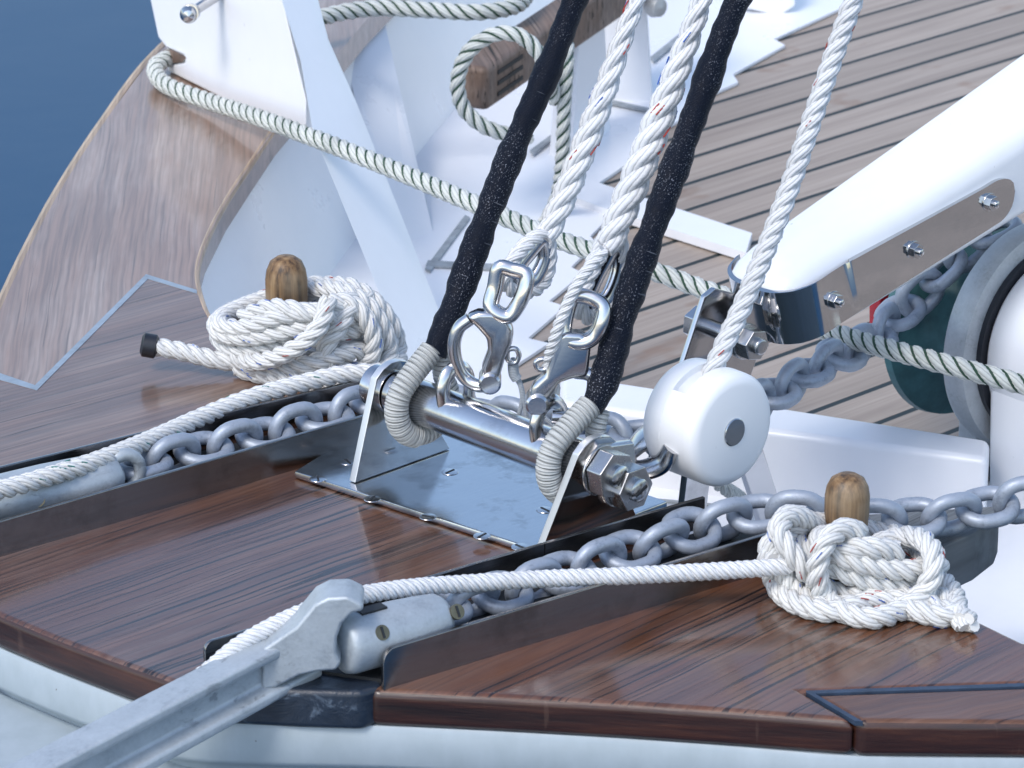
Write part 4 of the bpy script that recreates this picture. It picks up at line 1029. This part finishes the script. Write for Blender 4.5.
def clevis():
    base = P(735, 470, DZ)
    t = thing('hinge_bracket', 'stainless hinge plates with bolt under the end of the white spar', 'bracket', base)
    ax = Vector((0, -1, 0)); y1, y0 = YB - 0.020, YB + 0.020
    a1 = [(735, 303), (752, 308), (758, 318), (748, 360), (741, 420), (712, 420), (716, 370), (722, 320)]
    mb = MB(); c1 = PY(745, 341, YB - 0.010)
    for yy, sh in ((YB - 0.010, 0), (YB + 0.022, 1)):
        m2 = MB(); cc = Vector((c1.x, yy, c1.z)); u = Vector((0.42, 0, 0.9)).normalized(); v = Vector((0.9, 0, -0.42)).normalized()
        poly = [cc + u*0.028 - v*0.012, cc + u*0.028 + v*0.012, cc + u*0.02 + v*0.019, cc - u*0.10 + v*0.017, cc - u*0.10 - v*0.017, cc + u*0.02 - v*0.019]
        prism(m2, poly, (0, 0.005, 0)); m2.build('side_plate', M['steel'], t, bevel=0.0015)
    mb = MB(); q = Vector((c1.x, YB - 0.010, c1.z))
    lathe(mb, [(0, 0), (0.013, 0), (0.013, 0.0025), (0, 0.0025)], q, ax, 26); hexa(mb, q + ax*0.0025, ax, 0.0118, 0.010, 0.3); lathe(mb, [(0, 0.012), (0.006, 0.012), (0.006, 0.0165), (0.005, 0.0175), (0, 0.0175)], q, ax, 20)
    mb.build('nut', M['nut'], t, bevel=0.0008)
    mb = MB(); q = Vector((c1.x, YB + 0.027, c1.z)); lathe(mb, [(0, 0), (0.013, 0), (0.013, 0.0025), (0, 0.0025)], q, -ax, 26); hexa(mb, q - ax*0.0025, -ax, 0.0125, 0.012, 0.1); tube(mb, [q, Vector((c1.x, YB - .01, c1.z))], 0.006, 14)
    mb.build('bolt', M['steel'], t, bevel=0.0008)
    # link to the spar
    mb = MB(); E = PY(775, 318, YB); prism(mb, [Vector((E.x + 0.012, YB + 0.008, E.z - 0.014)), Vector((E.x + 0.012, YB + 0.008, E.z + 0.012)), Vector((c1.x, YB + 0.008, c1.z + 0.012)), Vector((c1.x - .008, YB + 0.008, c1.z)), Vector((c1.x, YB + 0.008, c1.z - 0.012))], (0, -0.014, 0)); mb.build('tongue', M['steel'], t, bevel=0.001)
    for top, bot, w in (((738, 420), (765, 503), 0.011), ((700, 440), (692, 508), 0.012)):
        m2 = MB(); a = PY(top[0], top[1], YB - 0.003); b = PY(bot[0], bot[1], YB - 0.003); b = a + (b - a) * ((DZ + .006 - a.z) / (b.z - a.z))
        dd = (b - a).normalized(); s = Vector((1, 0, 0)); s = (s - dd * s.dot(dd)).normalized(); n_ = dd.cross(s)
        obox(m2, (a + b) / 2, dd * (b - a).length / 2, s * w, n_ * 0.003); m2.build('leg', M['steel'], t, bevel=0.001)
clevis()
rope_thing('frayed_rope_end', [P(*p) for p in [(716, 482, -.08), (728, 490, -.09), (742, 500, -.12), (752, 512, -.13)]], 0.0055, 'short frayed rope end hanging under the white block', 'rope', RM(M['rope_grey']))

# ------------------------------------------------------------------ white coaming
def coaming():
    mb = MB(); zt = -0.075
    a, b = P(560, 372, zt), P(990, 439, zt); a2, b2 = P(560, 402, zt), P(988, 459, zt)
    d = (b - a).normalized()
    prism(mb, [Vector((v.x, v.y, DZ + 0.004)) for v in (a, b, b2 + (b2 - b) * 0.25, a2 + (a2 - a) * 0.25)], (0, 0, 0.0001))
    mb = MB(); bot = [Vector((v.x, v.y, DZ)) for v in (a, b, b2 + (b2 - b) * 0.1, a2 + (a2 - a) * 0.1)]; top = [a, b, b2, a2]
    mb.add(bot + top, [[0, 1, 2, 3], [7, 6, 5, 4], [0, 4, 5, 1], [1, 5, 6, 2], [2, 6, 7, 3], [3, 7, 4, 0]])
    t = mb.build('deck_coaming', M['white'], bevel=0.006, seg=4, angle=60); tag(t, 'low white coaming across the deck between block and windlass', 'coaming')
coaming()
mb = MB(); prism(mb, [P(x, y, 0.004) for x, y in [(790, 540), (860, 514), (1000, 505), (996, 516), (975, 532), (940, 548), (900, 562), (860, 566)]], (0, 0, -0.035))
tag(mb.build('chain_pad', M['pad_wood'], bevel=0.002), 'grey weathered wooden pad under the near chain beside the right pin', 'wooden pad')

# ------------------------------------------------------------------ windlass at the right
def windlass():
    c = PY(1023, 331, YW); ax = Vector((0, -1, 0)); t = thing('windlass', 'white anchor windlass with cast flange and teal gypsy at the right edge', 'windlass', P(1010, 492, DZ))
    rr = 0.088
    mb = MB(); lathe(mb, [(rr*0.6, -0.002), (rr*0.90, -0.002), (rr*0.985, 0.0), (rr, 0.004), (rr, 0.016), (rr*0.985, 0.020), (rr*0.86, 0.021), (rr*0.6, 0.021)], c, ax, 80); mb.build('flange', M['cast'], t, angle=50)
    mb = MB(); lathe(mb, [(0, 0), (rr*0.84, 0), (rr*0.84, 0.005), (0, 0.005)], c + ax*0.0205, ax, 64); mb.build('gap_disc', M['black'], t)  # plain black disc filling the gap inside the flange ring
    mb = MB(); lathe(mb, [(0, 0), (rr*0.76, 0), (rr*0.79, 0.003), (rr*0.79, 0.06), (rr*0.72, 0.075), (rr*.5, 0.082), (0, 0.084)], c + ax*0.0255, ax, 64); hs = mb.build('drum_housing', M['white'], t, angle=50)
    # pedestal body below the housing
    mb = MB(); q = c + ax*0.026; zb = DZ + 0.008
    prism(mb, [Vector((q.x - rr*0.76, q.y, q.z)), Vector((q.x - rr*0.70, q.y, zb)), Vector((q.x + rr*1.3, q.y, zb)), Vector((q.x + rr*0.78, q.y, q.z))], (0, -0.06, 0)); mb.build('pedestal', M['white'], t, bevel=0.006, seg=3)
    # gypsy behind
    mb = MB(); lathe(mb, [(0, 0), (0.078, 0), (0.083, 0.004), (0.082, 0.010), (0.058, 0.016), (0.048, 0.024), (0.046, 0.06), (0, 0.06)], c - ax*0.070, ax, 64)
    mb.build('gypsy', M['teal'], t, angle=50)
    mb = MB(); lathe(mb, [(0, 0), (0.058, 0), (0.060, 0.006), (0, 0.010)], c - ax*0.014, ax, 40); mb.build('spacer', M['black'], t)
    # base bracket
    p = P(985, 500, DZ + 0.008); mb = MB(); m0 = PY(979, 440, YW + 0.0)
    prism(mb, [PY(x, y, YW) for x, y in [(978, 420), (1000, 430), (1010, 495), (972, 500), (976, 460)]], (0, 0.02, 0)); mb.build('bracket', M['cast'], t, bevel=0.002)
    mb = MB(); lathe(mb, [(0, 0), (0.0058, 0), (0.0058, 0.003), (0.004, 0.004), (0, 0.004)], PY(986, 473, YW), ax, 18); mb.build('screw', M['dark'], t)
    return c
WC = windlass()
# red and teal guard between spar and gypsy
t = thing('chain_stripper', 'red and teal painted metal guard behind the chain under the spar', 'chain guard', PY(900, 330, YW + .06))
yg = YW + 0.09
mb = MB(); prism(mb, [PY(x, y, yg) for x, y in [(880, 300), (925, 240), (915, 282), (897, 325), (905, 360), (880, 330)]], (0, 0.012, 0)); mb.build('guard', M['red'], t, bevel=0.0015)
mb = MB(); prism(mb, [PY(x, y, yg + .002) for x, y in [(925, 245), (1000, 205), (1010, 280), (960, 360), (912, 340), (915, 284)]], (0, 0.01, 0)); mb.build('cover', M['teal'], t, bevel=0.0015)
